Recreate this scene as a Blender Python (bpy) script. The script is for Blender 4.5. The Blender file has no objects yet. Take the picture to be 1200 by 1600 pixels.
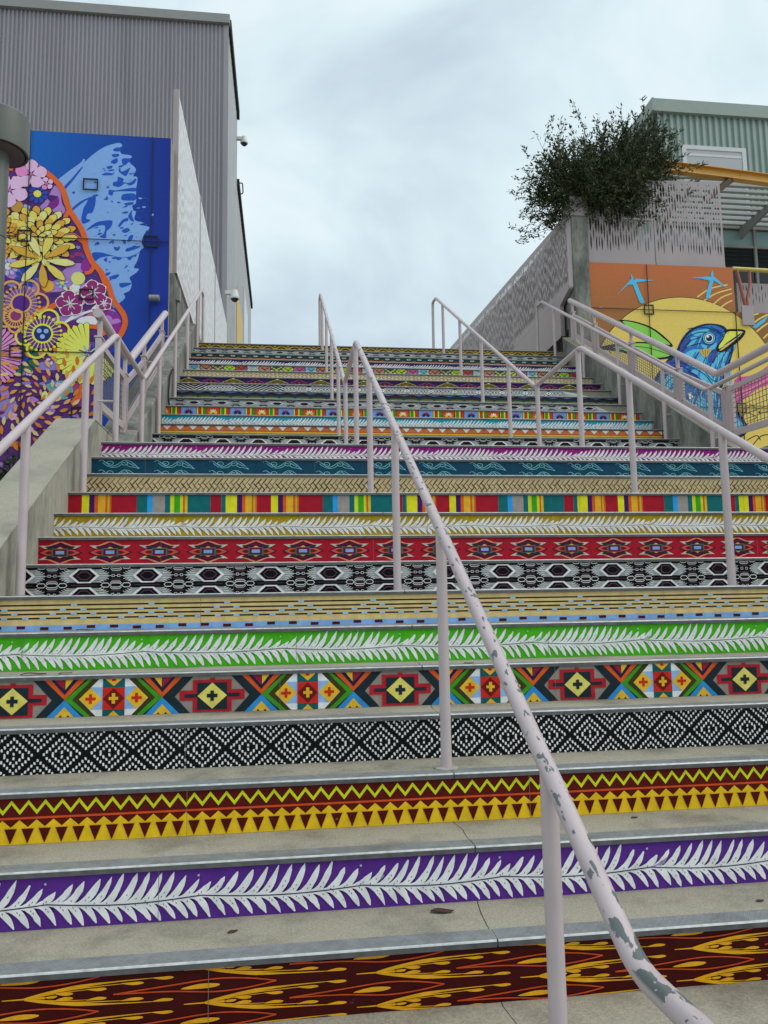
import bpy, bmesh, math, random
from math import sin, cos, pi, radians
from mathutils import Vector, Matrix, noise
random.seed(7)
S = bpy.context.scene
COL = S.collection

# ------------------------------------------------------------------ camera
cam_data = bpy.data.cameras.new('camera')
cam = bpy.data.objects.new('camera', cam_data); COL.objects.link(cam)
yaw, pitch, roll = radians(7.308), radians(6.634), radians(-0.948)
F = Vector((sin(yaw)*cos(pitch), cos(yaw)*cos(pitch), sin(pitch)))
R0 = Vector((cos(yaw), -sin(yaw), 0)); U0 = R0.cross(F)
Rv = R0*cos(roll) + U0*sin(roll); Uv = -R0*sin(roll) + U0*cos(roll)
M = Matrix.Identity(4)
for i in range(3):
    M[i][0] = Rv[i]; M[i][1] = Uv[i]; M[i][2] = -F[i]
cam.matrix_world = M
cam_data.sensor_fit = 'VERTICAL'; cam_data.sensor_height = 36.0
cam_data.lens = 36.0*1218.46/1600.0
cam_data.clip_start = 0.05; cam_data.clip_end = 2000
S.camera = cam

# ------------------------------------------------------------------ world: overcast daylight
SUN_EL, SUN_AZ = radians(48), radians(112)      # azimuth clockwise from +Y
w = bpy.data.worlds.new('World'); S.world = w; w.use_nodes = True
nt = w.node_tree; nt.nodes.clear()
def N(nt, t, **kw):
    n = nt.nodes.new(t)
    for k, v in kw.items(): setattr(n, k, v)
    return n
out = N(nt, 'ShaderNodeOutputWorld'); bg = N(nt, 'ShaderNodeBackground')
sky = N(nt, 'ShaderNodeTexSky', sky_type='NISHITA', sun_disc=False, sun_elevation=SUN_EL, sun_rotation=SUN_AZ)
tc = N(nt, 'ShaderNodeTexCoord')
mp = N(nt, 'ShaderNodeMapping'); mp.inputs['Scale'].default_value = (1, 1, 1.6); mp.inputs['Location'].default_value = (0.7, 1.1, 0.35)
n1 = N(nt, 'ShaderNodeTexNoise'); n1.inputs['Scale'].default_value = 3.0; n1.inputs['Detail'].default_value = 5; n1.inputs['Roughness'].default_value = .5; n1.inputs['Distortion'].default_value = .35
cr = N(nt, 'ShaderNodeValToRGB')
cr.color_ramp.elements[0].position = .33; cr.color_ramp.elements[0].color = (.51, .612, .70, 1)
cr.color_ramp.elements[1].position = .68; cr.color_ramp.elements[1].color = (.81, .885, .915, 1)
e = cr.color_ramp.elements.new(.5); e.color = (.655, .785, .83, 1)
sc = N(nt, 'ShaderNodeMix', data_type='RGBA', blend_type='MULTIPLY'); sc.inputs[0].default_value = 1
SKYGAIN = 10.8
sc.inputs[7].default_value = (SKYGAIN, SKYGAIN, SKYGAIN, 1)
mx = N(nt, 'ShaderNodeMix', data_type='RGBA'); mx.inputs[0].default_value = .94
nt.links.new(tc.outputs['Generated'], mp.inputs['Vector']); nt.links.new(mp.outputs[0], n1.inputs['Vector'])
nt.links.new(n1.outputs['Fac'], cr.inputs[0]); nt.links.new(cr.outputs[0], sc.inputs[6])
nt.links.new(sky.outputs[0], mx.inputs[6]); nt.links.new(sc.outputs[2], mx.inputs[7])
nt.links.new(mx.outputs[2], bg.inputs[0]); bg.inputs[1].default_value = .10
nt.links.new(bg.outputs[0], out.inputs[0])
sd = bpy.data.lights.new('sun', 'SUN'); sd.energy = 1.3; sd.angle = radians(40); sd.color = (1, .97, .92)
so = bpy.data.objects.new('sun', sd); COL.objects.link(so)
sdir = Vector((sin(SUN_AZ)*cos(SUN_EL), cos(SUN_AZ)*cos(SUN_EL), sin(SUN_EL)))
so.rotation_euler = sdir.to_track_quat('Z', 'Y').to_euler()
S.view_settings.view_transform = 'Standard'; S.view_settings.look = 'None'
S.view_settings.exposure = 0.1; S.view_settings.gamma = 1.0; S.view_settings.use_curve_mapping = False

# ------------------------------------------------------------------ colours and materials
def lin(h):
    h = h.lstrip('#'); o = []
    for i in (0, 2, 4):
        c = int(h[i:i+2], 16)/255; o.append(c/12.92 if c <= .04045 else ((c+.055)/1.055)**2.4)
    return o
GAIN = 1.22
def paint(h):                    # pigment of a printed / painted colour
    return tuple(min(.86, c*GAIN) for c in lin(h)) + (1,)
def mixc(a, b, t): return tuple(a[i]*(1-t)+b[i]*t for i in range(3)) + (1,)

MATS = {}
def mat(name, base, rough=.6, metal=0, spec=.5, var=.12, vscale=6, bump=.0, bscale=60, second=None, sec_scale=2.5, sec_lo=.5, sec_hi=.7, detail=6, stretch=None):
    m = bpy.data.materials.new(name); m.use_nodes = True; t = m.node_tree
    b = t.nodes['Principled BSDF']; b.inputs['Roughness'].default_value = rough; b.inputs['Metallic'].default_value = metal
    b.inputs['Specular IOR Level'].default_value = spec
    base = tuple(base[:3]) + (1,)
    co = N(t, 'ShaderNodeTexCoord'); src = co.outputs['Object']
    if stretch:
        mpn = N(t, 'ShaderNodeMapping'); mpn.inputs['Scale'].default_value = stretch
        t.links.new(src, mpn.inputs[0]); src2 = mpn.outputs[0]
    else: src2 = src
    nz = N(t, 'ShaderNodeTexNoise'); nz.inputs['Scale'].default_value = vscale; nz.inputs['Detail'].default_value = detail
    t.links.new(src2, nz.inputs['Vector'])
    r = N(t, 'ShaderNodeMapRange'); r.inputs[1].default_value = .25; r.inputs[2].default_value = .75; r.inputs[3].default_value = 1-var; r.inputs[4].default_value = 1+var
    t.links.new(nz.outputs['Fac'], r.inputs[0])
    mu = N(t, 'ShaderNodeMix', data_type='RGBA', blend_type='MULTIPLY'); mu.inputs[0].default_value = 1
    mu.inputs[6].default_value = base
    if second:
        n2 = N(t, 'ShaderNodeTexNoise'); n2.inputs['Scale'].default_value = sec_scale; n2.inputs['Detail'].default_value = 8; n2.inputs['Roughness'].default_value = .65
        t.links.new(src2, n2.inputs['Vector'])
        r2 = N(t, 'ShaderNodeMapRange'); r2.inputs[1].default_value = sec_lo; r2.inputs[2].default_value = sec_hi
        t.links.new(n2.outputs['Fac'], r2.inputs[0])
        m2 = N(t, 'ShaderNodeMix', data_type='RGBA'); m2.inputs[6].default_value = base; m2.inputs[7].default_value = tuple(second[:3])+(1,)
        t.links.new(r2.outputs[0], m2.inputs[0]); t.links.new(m2.outputs[2], mu.inputs[6])
    t.links.new(r.outputs[0], mu.inputs[7]); t.links.new(mu.outputs[2], b.inputs['Base Color'])
    if bump:
        nb = N(t, 'ShaderNodeTexNoise'); nb.inputs['Scale'].default_value = bscale; nb.inputs['Detail'].default_value = 4
        t.links.new(src, nb.inputs['Vector'])
        bp = N(t, 'ShaderNodeBump'); bp.inputs['Strength'].default_value = bump; bp.inputs['Distance'].default_value = .004
        t.links.new(nb.outputs['Fac'], bp.inputs['Height']); t.links.new(bp.outputs[0], b.inputs['Normal'])
    MATS[name] = m
    return m

M_tread = mat('sandy_concrete', (.365, .328, .255), .9, spec=.2, var=.24, vscale=150, bump=.5, bscale=240, second=(.19, .168, .13), sec_scale=4.0, sec_lo=.47, sec_hi=.74, detail=3)
M_wall = mat('wall_concrete', (.37, .35, .29), .9, spec=.25, var=.16, vscale=26, bump=.4, bscale=90, second=(.17, .165, .145), sec_scale=2.4, sec_lo=.48, sec_hi=.68, stretch=(1.2, 1.2, .45))
M_cap = mat('cap_concrete', (.38, .35, .28), .9, spec=.25, var=.16, vscale=120, bump=.4, bscale=200, second=(.25, .235, .195), sec_scale=3, sec_lo=.45, sec_hi=.7)
M_oldwall = mat('weathered_concrete', (.27, .27, .24), .92, spec=.2, var=.22, vscale=18, bump=.4, bscale=80, second=(.12, .125, .11), sec_scale=2.2, sec_lo=.44, sec_hi=.64, stretch=(1.5, 1.5, .5))
M_soil = mat('planter_soil', (.07, .055, .04), .95, var=.4, vscale=14, bump=.8, bscale=30)
M_ground = mat('plaza_paving', (.30, .29, .26), .9, var=.14, vscale=30, bump=.3, bscale=90)
M_screen = mat('mauve_screen_paint', (.385, .32, .325), .36, spec=.5, var=.05, vscale=3)
M_lscreen = mat('glare_screen_paint', (.78, .75, .755), .33, spec=.55, var=.04, vscale=3)  # left screen: mauve lightened, bright sky glare put into the base colour
M_gray = mat('gray_corrugated_steel', (.31, .285, .315), .5, spec=.4, var=.05, vscale=2, second=(.262, .245, .272), sec_scale=1.2, stretch=(1.6, 1, .12))
M_grayside = mat('sunlit_gray_cladding', (.40, .40, .41), .5, spec=.4, var=.07, vscale=1.5)  # side of the gray building, sun from the right put into a lighter colour
M_green = mat('sage_corrugated_steel', (.30, .37, .335), .5, spec=.4, var=.06, vscale=1.2)
M_greentrim = mat('sage_trim', (.27, .32, .285), .5, var=.05)
M_trim = mat('gray_trim', (.27, .265, .25), .5, var=.05)
M_dark = mat('dark_gap', (.012, .012, .013), .8, var=.05)
M_white = mat('white_frame', (.58, .58, .58), .5, var=.04)
M_slat = mat('pale_slat', (.40, .42, .41), .45, var=.05)
M_blind = mat('window_blind', (.42, .42, .43), .35, spec=.5, var=.03, vscale=1)
M_glass = mat('dark_glass', (.010, .012, .013), .07, spec=.5, var=.05)
M_teal = mat('teal_glass', (.26, .40, .41), .15, spec=.5, var=.06, vscale=1)
M_yellow = mat('yellow_steel', (.60, .31, .04), .45, var=.07, vscale=4)
M_yrail = mat('dull_yellow_rail', (.52, .41, .07), .45, var=.07, vscale=4)
M_brown = mat('brown_steel', (.06, .028, .014), .6, spec=.25, var=.08)
M_red = mat('rust_red_steel', (.33, .09, .06), .5, var=.08, vscale=8)
M_camwhite = mat('camera_white', (.62, .62, .60), .4, var=.03)
M_lamp = mat('gray_green_lamp', (.115, .122, .105), .45, spec=.5, var=.08, vscale=5)
M_lampin = mat('lamp_lens', (.17, .14, .11), .35, var=.08, vscale=5)
M_leaf = mat('leaf_green', (.040, .054, .020), .55, spec=.25, var=.5, vscale=9, second=(.10, .11, .042), sec_scale=2.4, sec_lo=.52, sec_hi=.66)
M_stem = mat('twig_brown', (.045, .032, .022), .8, var=.2)
M_deadleaf = mat('dead_leaf', (.07, .028, .02), .8, var=.3, vscale=60)
M_yband = mat('amber_cladding', (.62, .40, .07), .5, var=.05)
M_pigeon = mat('wire_steel', (.16, .15, .15), .5, var=.05)

def chip_mat(name, lo, hi, bend=False):       # mauve pipe paint with gray primer showing where it has chipped
    m = mat(name, (.53, .44, .445), .38, spec=.5, var=.06, vscale=9, bump=.12, bscale=45)
    t = m.node_tree; b = t.nodes['Principled BSDF']
    src = b.inputs['Base Color'].links[0].from_socket
    co = N(t, 'ShaderNodeTexCoord'); mpn = N(t, 'ShaderNodeMapping'); mpn.inputs['Scale'].default_value = (50, 17, 24)
    nz = N(t, 'ShaderNodeTexNoise'); nz.inputs['Scale'].default_value = 1.0; nz.inputs['Detail'].default_value = 7; nz.inputs['Roughness'].default_value = .52
    t.links.new(co.outputs['Object'], mpn.inputs[0]); t.links.new(mpn.outputs[0], nz.inputs['Vector'])
    r = N(t, 'ShaderNodeMapRange'); r.inputs[1].default_value = lo; r.inputs[2].default_value = hi
    fac = nz.outputs['Fac']
    if bend:                      # the lower bend, where every hand lands, has lost most of its paint
        sy = N(t, 'ShaderNodeSeparateXYZ'); t.links.new(co.outputs['Object'], sy.inputs[0])
        m1 = N(t, 'ShaderNodeMath', operation='SUBTRACT'); m1.inputs[1].default_value = 1.29; t.links.new(sy.outputs['Y'], m1.inputs[0])
        m2_ = N(t, 'ShaderNodeMath', operation='ABSOLUTE'); t.links.new(m1.outputs[0], m2_.inputs[0])
        m3 = N(t, 'ShaderNodeMapRange'); m3.inputs[1].default_value = .03; m3.inputs[2].default_value = .13; m3.inputs[3].default_value = .11; m3.inputs[4].default_value = 0; t.links.new(m2_.outputs[0], m3.inputs[0])
        m4 = N(t, 'ShaderNodeMath', operation='ADD'); t.links.new(fac, m4.inputs[0]); t.links.new(m3.outputs[0], m4.inputs[1]); fac = m4.outputs[0]
    t.links.new(fac, r.inputs[0])
    ge = N(t, 'ShaderNodeNewGeometry'); sx = N(t, 'ShaderNodeSeparateXYZ'); t.links.new(ge.outputs['Normal'], sx.inputs[0])
    r2 = N(t, 'ShaderNodeMapRange'); r2.inputs[1].default_value = .1; r2.inputs[2].default_value = .45    # wear sits on the hand-side of the pipe
    t.links.new(sx.outputs['Z'], r2.inputs[0])
    ml = N(t, 'ShaderNodeMath', operation='MULTIPLY'); t.links.new(r.outputs[0], ml.inputs[0]); t.links.new(r2.outputs[0], ml.inputs[1])
    mm = N(t, 'ShaderNodeMix', data_type='RGBA'); mm.inputs[7].default_value = (.125, .14, .14, 1)
    t.links.new(src, mm.inputs[6]); t.links.new(ml.outputs[0], mm.inputs[0]); t.links.new(mm.outputs[2], b.inputs['Base Color'])
    return m
M_pipe = chip_mat('mauve_pipe_paint', .70, .715)
M_worn = chip_mat('worn_mauve_pipe_paint', .585, .597, True)

def nosing_mat():
    m = mat('ribbed_nosing_metal', (.235, .24, .24), .55, metal=.1, spec=.35, var=.2, vscale=30, second=(.17, .17, .168), sec_scale=5)
    t = m.node_tree; b = t.nodes['Principled BSDF']; src = b.inputs['Base Color'].links[0].from_socket
    co = N(t, 'ShaderNodeTexCoord'); hs = []
    for ang in (.62, -.62):
        mpn = N(t, 'ShaderNodeMapping'); mpn.inputs['Rotation'].default_value = (0, 0, ang)
        wv = N(t, 'ShaderNodeTexWave', bands_direction='X'); wv.inputs['Scale'].default_value = 20
        t.links.new(co.outputs['Object'], mpn.inputs[0]); t.links.new(mpn.outputs[0], wv.inputs['Vector'])
        r = N(t, 'ShaderNodeMapRange'); r.inputs[1].default_value = .9; r.inputs[2].default_value = .99; t.links.new(wv.outputs['Fac'], r.inputs[0]); hs.append(r.outputs[0])
    mxn = N(t, 'ShaderNodeMath', operation='MAXIMUM'); t.links.new(hs[0], mxn.inputs[0]); t.links.new(hs[1], mxn.inputs[1])
    nz = N(t, 'ShaderNodeTexNoise'); nz.inputs['Scale'].default_value = 14; t.links.new(co.outputs['Object'], nz.inputs['Vector'])
    r3 = N(t, 'ShaderNodeMapRange'); r3.inputs[1].default_value = .4; r3.inputs[2].default_value = .6; r3.inputs[4].default_value = .55; t.links.new(nz.outputs['Fac'], r3.inputs[0])
    ml = N(t, 'ShaderNodeMath', operation='MULTIPLY'); t.links.new(mxn.outputs[0], ml.inputs[0]); t.links.new(r3.outputs[0], ml.inputs[1])
    mm = N(t, 'ShaderNodeMix', data_type='RGBA'); mm.inputs[7].default_value = (.34, .34, .335, 1)
    t.links.new(src, mm.inputs[6]); t.links.new(ml.outputs[0], mm.inputs[0]); t.links.new(mm.outputs[2], b.inputs['Base Color'])
    bp = N(t, 'ShaderNodeBump'); bp.inputs['Strength'].default_value = .6; bp.inputs['Distance'].default_value = .003
    t.links.new(mxn.outputs[0], bp.inputs['Height']); t.links.new(bp.outputs[0], b.inputs['Normal'])
    return m
M_nose = nosing_mat()
M_lip = mat('nosing_edge_highlight', (.54, .54, .53), .4, metal=.15, spec=.6, var=.3, vscale=40)  # highlight along the nosing bend, painted as a brighter edge colour
M_underlip = mat('dark_nosing_lip', (.12, .12, .12), .5, metal=.3, var=.3, vscale=30)

def paint_mat(name, wear_col, lo, hi, rough=.5, va=.86, vb=1.12):
    m = bpy.data.materials.new(name); m.use_nodes = True; t = m.node_tree; b = t.nodes['Principled BSDF']
    b.inputs['Roughness'].default_value = rough; b.inputs['Specular IOR Level'].default_value = .14
    at = N(t, 'ShaderNodeAttribute', attribute_name='paint')
    co = N(t, 'ShaderNodeTexCoord')
    nz = N(t, 'ShaderNodeTexNoise'); nz.inputs['Scale'].default_value = 22; nz.inputs['Detail'].default_value = 6
    t.links.new(co.outputs['Object'], nz.inputs['Vector'])
    r = N(t, 'ShaderNodeMapRange'); r.inputs[1].default_value = .25; r.inputs[2].default_value = .75; r.inputs[3].default_value = va; r.inputs[4].default_value = vb
    t.links.new(nz.outputs['Fac'], r.inputs[0])
    mu = N(t, 'ShaderNodeMix', data_type='RGBA', blend_type='MULTIPLY'); mu.inputs[0].default_value = 1
    t.links.new(at.outputs['Color'], mu.inputs[6]); t.links.new(r.outputs[0], mu.inputs[7])
    n2 = N(t, 'ShaderNodeTexNoise'); n2.inputs['Scale'].default_value = 9; n2.inputs['Detail'].default_value = 9; n2.inputs['Roughness'].default_value = .7
    t.links.new(co.outputs['Object'], n2.inputs['Vector'])
    r2 = N(t, 'ShaderNodeMapRange'); r2.inputs[1].default_value = lo; r2.inputs[2].default_value = hi
    t.links.new(n2.outputs['Fac'], r2.inputs[0])
    mm = N(t, 'ShaderNodeMix', data_type='RGBA'); mm.inputs[7].default_value = tuple(wear_col)+(1,)
    t.links.new(r2.outputs[0], mm.inputs[0]); t.links.new(mu.outputs[2], mm.inputs[6]); t.links.new(mm.outputs[2], b.inputs['Base Color'])
    nb = N(t, 'ShaderNodeTexNoise'); nb.inputs['Scale'].default_value = 130; nb.inputs['Detail'].default_value = 3
    t.links.new(co.outputs['Object'], nb.inputs['Vector'])
    bp = N(t, 'ShaderNodeBump'); bp.inputs['Strength'].default_value = .25; bp.inputs['Distance'].default_value = .003
    t.links.new(nb.outputs['Fac'], bp.inputs['Height']); t.links.new(bp.outputs[0], b.inputs['Normal'])
    return m
M_print = paint_mat('riser_paint', (.30, .28, .25), .70, .74, .5, .80, 1.12)
M_mural = paint_mat('mural_paint', (.35, .33, .30), .80, .86, .55, .95, 1.04)

# ------------------------------------------------------------------ mesh helpers
def mesh_obj(name, verts, faces, m, parent=None, smooth=False, mats=None, fm=None):
    me = bpy.data.meshes.new(name); me.from_pydata([tuple(v) for v in verts], [], faces); me.update()
    for mm in (mats or [m]): me.materials.append(mm)
    if fm: me.polygons.foreach_set('material_index', fm)
    if smooth: me.polygons.foreach_set('use_smooth', [True]*len(me.polygons))
    o = bpy.data.objects.new(name, me); COL.objects.link(o)
    if parent: o.parent = parent
    return o
class MB:
    def __init__(s): s.v = []; s.f = []
    def box(s, x0, x1, y0, y1, z0, z1):
        n = len(s.v)
        s.v += [(x, y, z) for z in (z0, z1) for x, y in ((x0, y0), (x1, y0), (x1, y1), (x0, y1))]
        s.f += [tuple(n+i for i in q) for q in ((0, 3, 2, 1), (4, 5, 6, 7), (0, 1, 5, 4), (1, 2, 6, 5), (2, 3, 7, 6), (3, 0, 4, 7))]
        return s
    def prism_x(s, prof, x0, x1):          # profile in (y, z), extruded along x
        n = len(s.v); k = len(prof)
        s.v += [(x0, y, z) for y, z in prof] + [(x1, y, z) for y, z in prof]
        s.f += [tuple(n+i for i in range(k)), tuple(n+k+i for i in reversed(range(k)))]
        s.f += [(n+i, n+k+i, n+k+(i+1) % k, n+(i+1) % k) for i in range(k)]
        return s
    def prism_y(s, prof, y0, y1):          # profile in (x, z)
        n = len(s.v); k = len(prof)
        s.v += [(x, y0, z) for x, z in prof] + [(x, y1, z) for x, z in prof]
        s.f += [tuple(n+i for i in range(k)), tuple(n+k+i for i in reversed(range(k)))]
        s.f += [(n+i, n+(i+1) % k, n+k+(i+1) % k, n+k+i) for i in range(k)]
        return s
    def prism_z(s, prof, z0, z1):
        n = len(s.v); k = len(prof)
        s.v += [(x, y, z0) for x, y in prof] + [(x, y, z1) for x, y in prof]
        s.f += [tuple(n+i for i in reversed(range(k))), tuple(n+k+i for i in range(k))]
        s.f += [(n+i, n+(i+1) % k, n+k+(i+1) % k, n+k+i) for i in range(k)]
        return s
    def bar(s, a, b, w, h, up=(0, 0, 1)):  # rectangular bar between points
        a = Vector(a); b = Vector(b); d = (b-a).normalized(); up = Vector(up)
        sd_ = d.cross(up)
        if sd_.length < 1e-4: sd_ = d.cross(Vector((0, 1, 0)))
        sd_.normalize(); u = sd_.cross(d).normalized(); n = len(s.v)
        for p in (a, b):
            for i, j in ((-1, -1), (1, -1), (1, 1), (-1, 1)): s.v.append(tuple(p+sd_*i*w/2+u*j*h/2))
        s.f += [tuple(n+i for i in q) for q in ((0, 3, 2, 1), (4, 5, 6, 7), (0, 1, 5, 4), (1, 2, 6, 5), (2, 3, 7, 6), (3, 0, 4, 7))]
        return s
    def tube(s, pts, r, k=12, fillet=0, caps=True):
        P = [Vector(p) for p in pts]
        if fillet:
            Q = [P[0]]
            for i in range(1, len(P)-1):
                a = (P[i-1]-P[i]); b = (P[i+1]-P[i]); f = min(fillet, a.length*.45, b.length*.45)
                p0 = P[i]+a.normalized()*f; p1 = P[i]+b.normalized()*f
                for j in range(6):
                    t = j/5; Q.append(p0*(1-t)**2+P[i]*2*t*(1-t)+p1*t*t)
            Q.append(P[-1]); P = Q
        n = len(s.v); prev = None
        for i, p in enumerate(P):
            d = (P[min(i+1, len(P)-1)]-P[max(i-1, 0)]).normalized()
            if prev is None:
                u = d.cross(Vector((1, 0, 0)));
                if u.length < .1: u = d.cross(Vector((0, 1, 0)))
                u.normalize()
            else:
                u = (prev-d*prev.dot(d)).normalized()
            prev = u; v = d.cross(u)
            rr = r[i] if isinstance(r, (list, tuple)) else r
            for j in range(k):
                a = 2*pi*j/k; s.v.append(tuple(p+(u*cos(a)+v*sin(a))*rr))
        for i in range(len(P)-1):
            for j in range(k):
                s.f.append((n+i*k+j, n+i*k+(j+1) % k, n+(i+1)*k+(j+1) % k, n+(i+1)*k+j))
        if caps:
            s.f.append(tuple(n+j for j in reversed(range(k)))); s.f.append(tuple(n+(len(P)-1)*k+j for j in range(k)))
        return s
    def build(s, name, m, parent=None, smooth=False):
        o = mesh_obj(name, s.v, s.f, m, parent, smooth)
        if smooth:
            for e_ in (): pass
        return o
def smooth_build(mb, name, m, parent=None, ang=40):
    o = mb.build(name, m, parent, True)
    me = o.data; bm = bmesh.new(); bm.from_mesh(me)
    for ed in bm.edges:
        if len(ed.link_faces) == 2 and ed.calc_face_angle(0) > radians(ang): ed.smooth = False
    bm.to_mesh(me); bm.free()
    return o
def bevel(o, wdt=.008, seg=2):
    b = o.modifiers.new('bevel', 'BEVEL'); b.width = wdt; b.segments = seg; b.limit_method = 'ANGLE'; b.angle_limit = radians(40)
    return o
def thing(name, label, cat, loc=(0, 0, 0), group=None, kind=None):
    o = bpy.data.objects.new(name, None); COL.objects.link(o); o.location = loc; o.empty_display_size = .1
    o['label'] = label; o['category'] = cat
    if group: o['group'] = group
    if kind: o['kind'] = kind
    return o
def at_base(t, o):                        # child built in world coordinates under a moved empty
    o.parent = t; o.matrix_parent_inverse = Matrix.Translation(-Vector(t.location)); return o
def tag(o, label, cat, group=None):
    o['label'] = label; o['category'] = cat
    if group: o['group'] = group
    return o
def struct(o): o['kind'] = 'structure'; return o

# flat painted art: polygons in wall coordinates (u right, v up), stacked a fraction of a millimetre apart
def clip(poly, u0, u1, v0, v1):
    for ax, lim, sgn in ((0, u0, 1), (0, u1, -1), (1, v0, 1), (1, v1, -1)):
        o = []; n = len(poly)
        for i in range(n):
            a = poly[i]; b = poly[(i+1) % n]
            ia = sgn*(a[ax]-lim) >= 0; ib = sgn*(b[ax]-lim) >= 0
            if ia: o.append(a)
            if ia != ib:
                t = (lim-a[ax])/(b[ax]-a[ax]); o.append((a[0]+(b[0]-a[0])*t, a[1]+(b[1]-a[1])*t))
        poly = o
        if len(poly) < 3: return []
    return poly
class Art:
    def __init__(s, u0, u1, v0, v1, step=.0009):
        s.b = (u0, u1, v0, v1); s.vt = (0, 1); s.p = []; s.step = step; s.cut = []
    def poly(s, pts, col, ly=1):
        q = clip([(p[0], s.vt[0]+s.vt[1]*p[1]) for p in pts], *s.b)
        if len(q) >= 3: s.p.append((q, col, ly))
    def rect(s, u0, u1, v0, v1, col, ly=1): s.poly([(u0, v0), (u1, v0), (u1, v1), (u0, v1)], col, ly)
    def stroke(s, pts, wd, col, ly=2, closed=False):
        P = [Vector(p) for p in pts]; n = len(P); L = []; Rr = []
        for i in range(n):
            a = P[(i-1) % n] if (closed or i > 0) else P[i]; b = P[(i+1) % n] if (closed or i < n-1) else P[i]
            d = (b-a)
            if d.length < 1e-9: d = Vector((1, 0))
            d.normalize(); nn = Vector((-d.y, d.x)); ww = (wd[i] if isinstance(wd, (list, tuple)) else wd)/2
            L.append(P[i]+nn*ww); Rr.append(P[i]-nn*ww)
        if not closed and n <= 6 or closed is False:
            for i in range(n-1): s.poly([L[i], Rr[i], Rr[i+1], L[i+1]], col, ly)
        else:
            for i in range(n): j = (i+1) % n; s.poly([L[i], Rr[i], Rr[j], L[j]], col, ly)
    def disc(s, cu, cv, r, col, ly=2, n=14, ry=None):
        s.poly([(cu+r*cos(2*pi*i/n), cv+(ry or r)*sin(2*pi*i/n)) for i in range(n)], col, ly)
    def ring(s, cu, cv, r, wd, col, ly=2, n=18):
        s.stroke([(cu+r*cos(2*pi*i/n), cv+r*sin(2*pi*i/n)) for i in range(n)], wd, col, ly, True)
    def build(s, name, org, m, parent=None):   # wall faces -Y: u -> +X, v -> +Z
        V = []; Fc = []; C = []
        for i, (q, col, ly) in enumerate(s.p):
            y = -(s.step*ly + (i % 300)*2.5e-6); n = len(V)
            V += [(p[0], y, p[1]) for p in q]; Fc.append(tuple(range(n, n+len(q))))
            C += [col]*len(q) if not isinstance(col, list) else col[:len(q)]
        o = mesh_obj(name, V, Fc, m, parent); o.location = org
        at = o.data.attributes.new('paint', 'FLOAT_COLOR', 'CORNER')
        at.data.foreach_set('color', [c for cc in C for c in cc])
        return o
def smooth_pts(pts, k=3):
    n = len(pts); o = []
    for i in range(n):
        p0, p1, p2, p3 = (Vector(pts[(i+j-1) % n]) for j in range(4))
        for j in range(k):
            t = j/k
            q = .5*((2*p1)+(-p0+p2)*t+(2*p0-5*p1+4*p2-p3)*t*t+(-p0+3*p1-3*p2+p3)*t**3)
            o.append((q.x, q.y))
    return o
def smooth_line(pts, k=4):
    P = [Vector(p) for p in pts]; n = len(P); o = []
    for i in range(n-1):
        p0 = P[max(i-1, 0)]; p1 = P[i]; p2 = P[i+1]; p3 = P[min(i+2, n-1)]
        for j in range(k):
            t = j/k
            q = .5*((2*p1)+(-p0+p2)*t+(2*p0-5*p1+4*p2-p3)*t*t+(-p0+3*p1-3*p2+p3)*t**3)
            o.append((q.x, q.y))
    o.append((P[-1].x, P[-1].y)); return o
# ------------------------------------------------------------------ ground and setting
GZ = -1.5975
struct(mesh_obj('plaza', [(-200, -200, GZ), (200, -200, GZ), (200, 400, GZ), (-200, 400, GZ)], [(0, 1, 2, 3)], M_ground))
struct(MB().box(-1.61, 4.49, 11.50, 13.5, 2.6, 3.889).box(-30, 30, 13.5, 70, 2.6, 3.8885).build('upper_plaza', M_tread))
struct(MB().box(-9, -1.605, 3.9, 10.28, -1.7, .30).build('planter_soil', M_soil))
struct(MB().box(4.505, 12, 2.0, 11.18, -1.7, 1.20).build('side_terrace', M_tread))
struct(MB().box(4.75, 16, 11.56, 15.9, 3.9, 4.95).build('raised_deck', M_tread))

def YL(k): return 2.2211+.2802*(k-1)
def ZL(k): return -.9325+.165*(k-1)
def YU(j): return 7.293+.2786*(j-1)
def ZU(j): return 1.2125+.1673*j
def tread_z(y):
    z = GZ
    for k in range(-2, 15):
        if y >= YL(k): z = ZL(k)
    for j in range(1, 17):
        if y >= YU(j): z = ZU(j)
    return z

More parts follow.
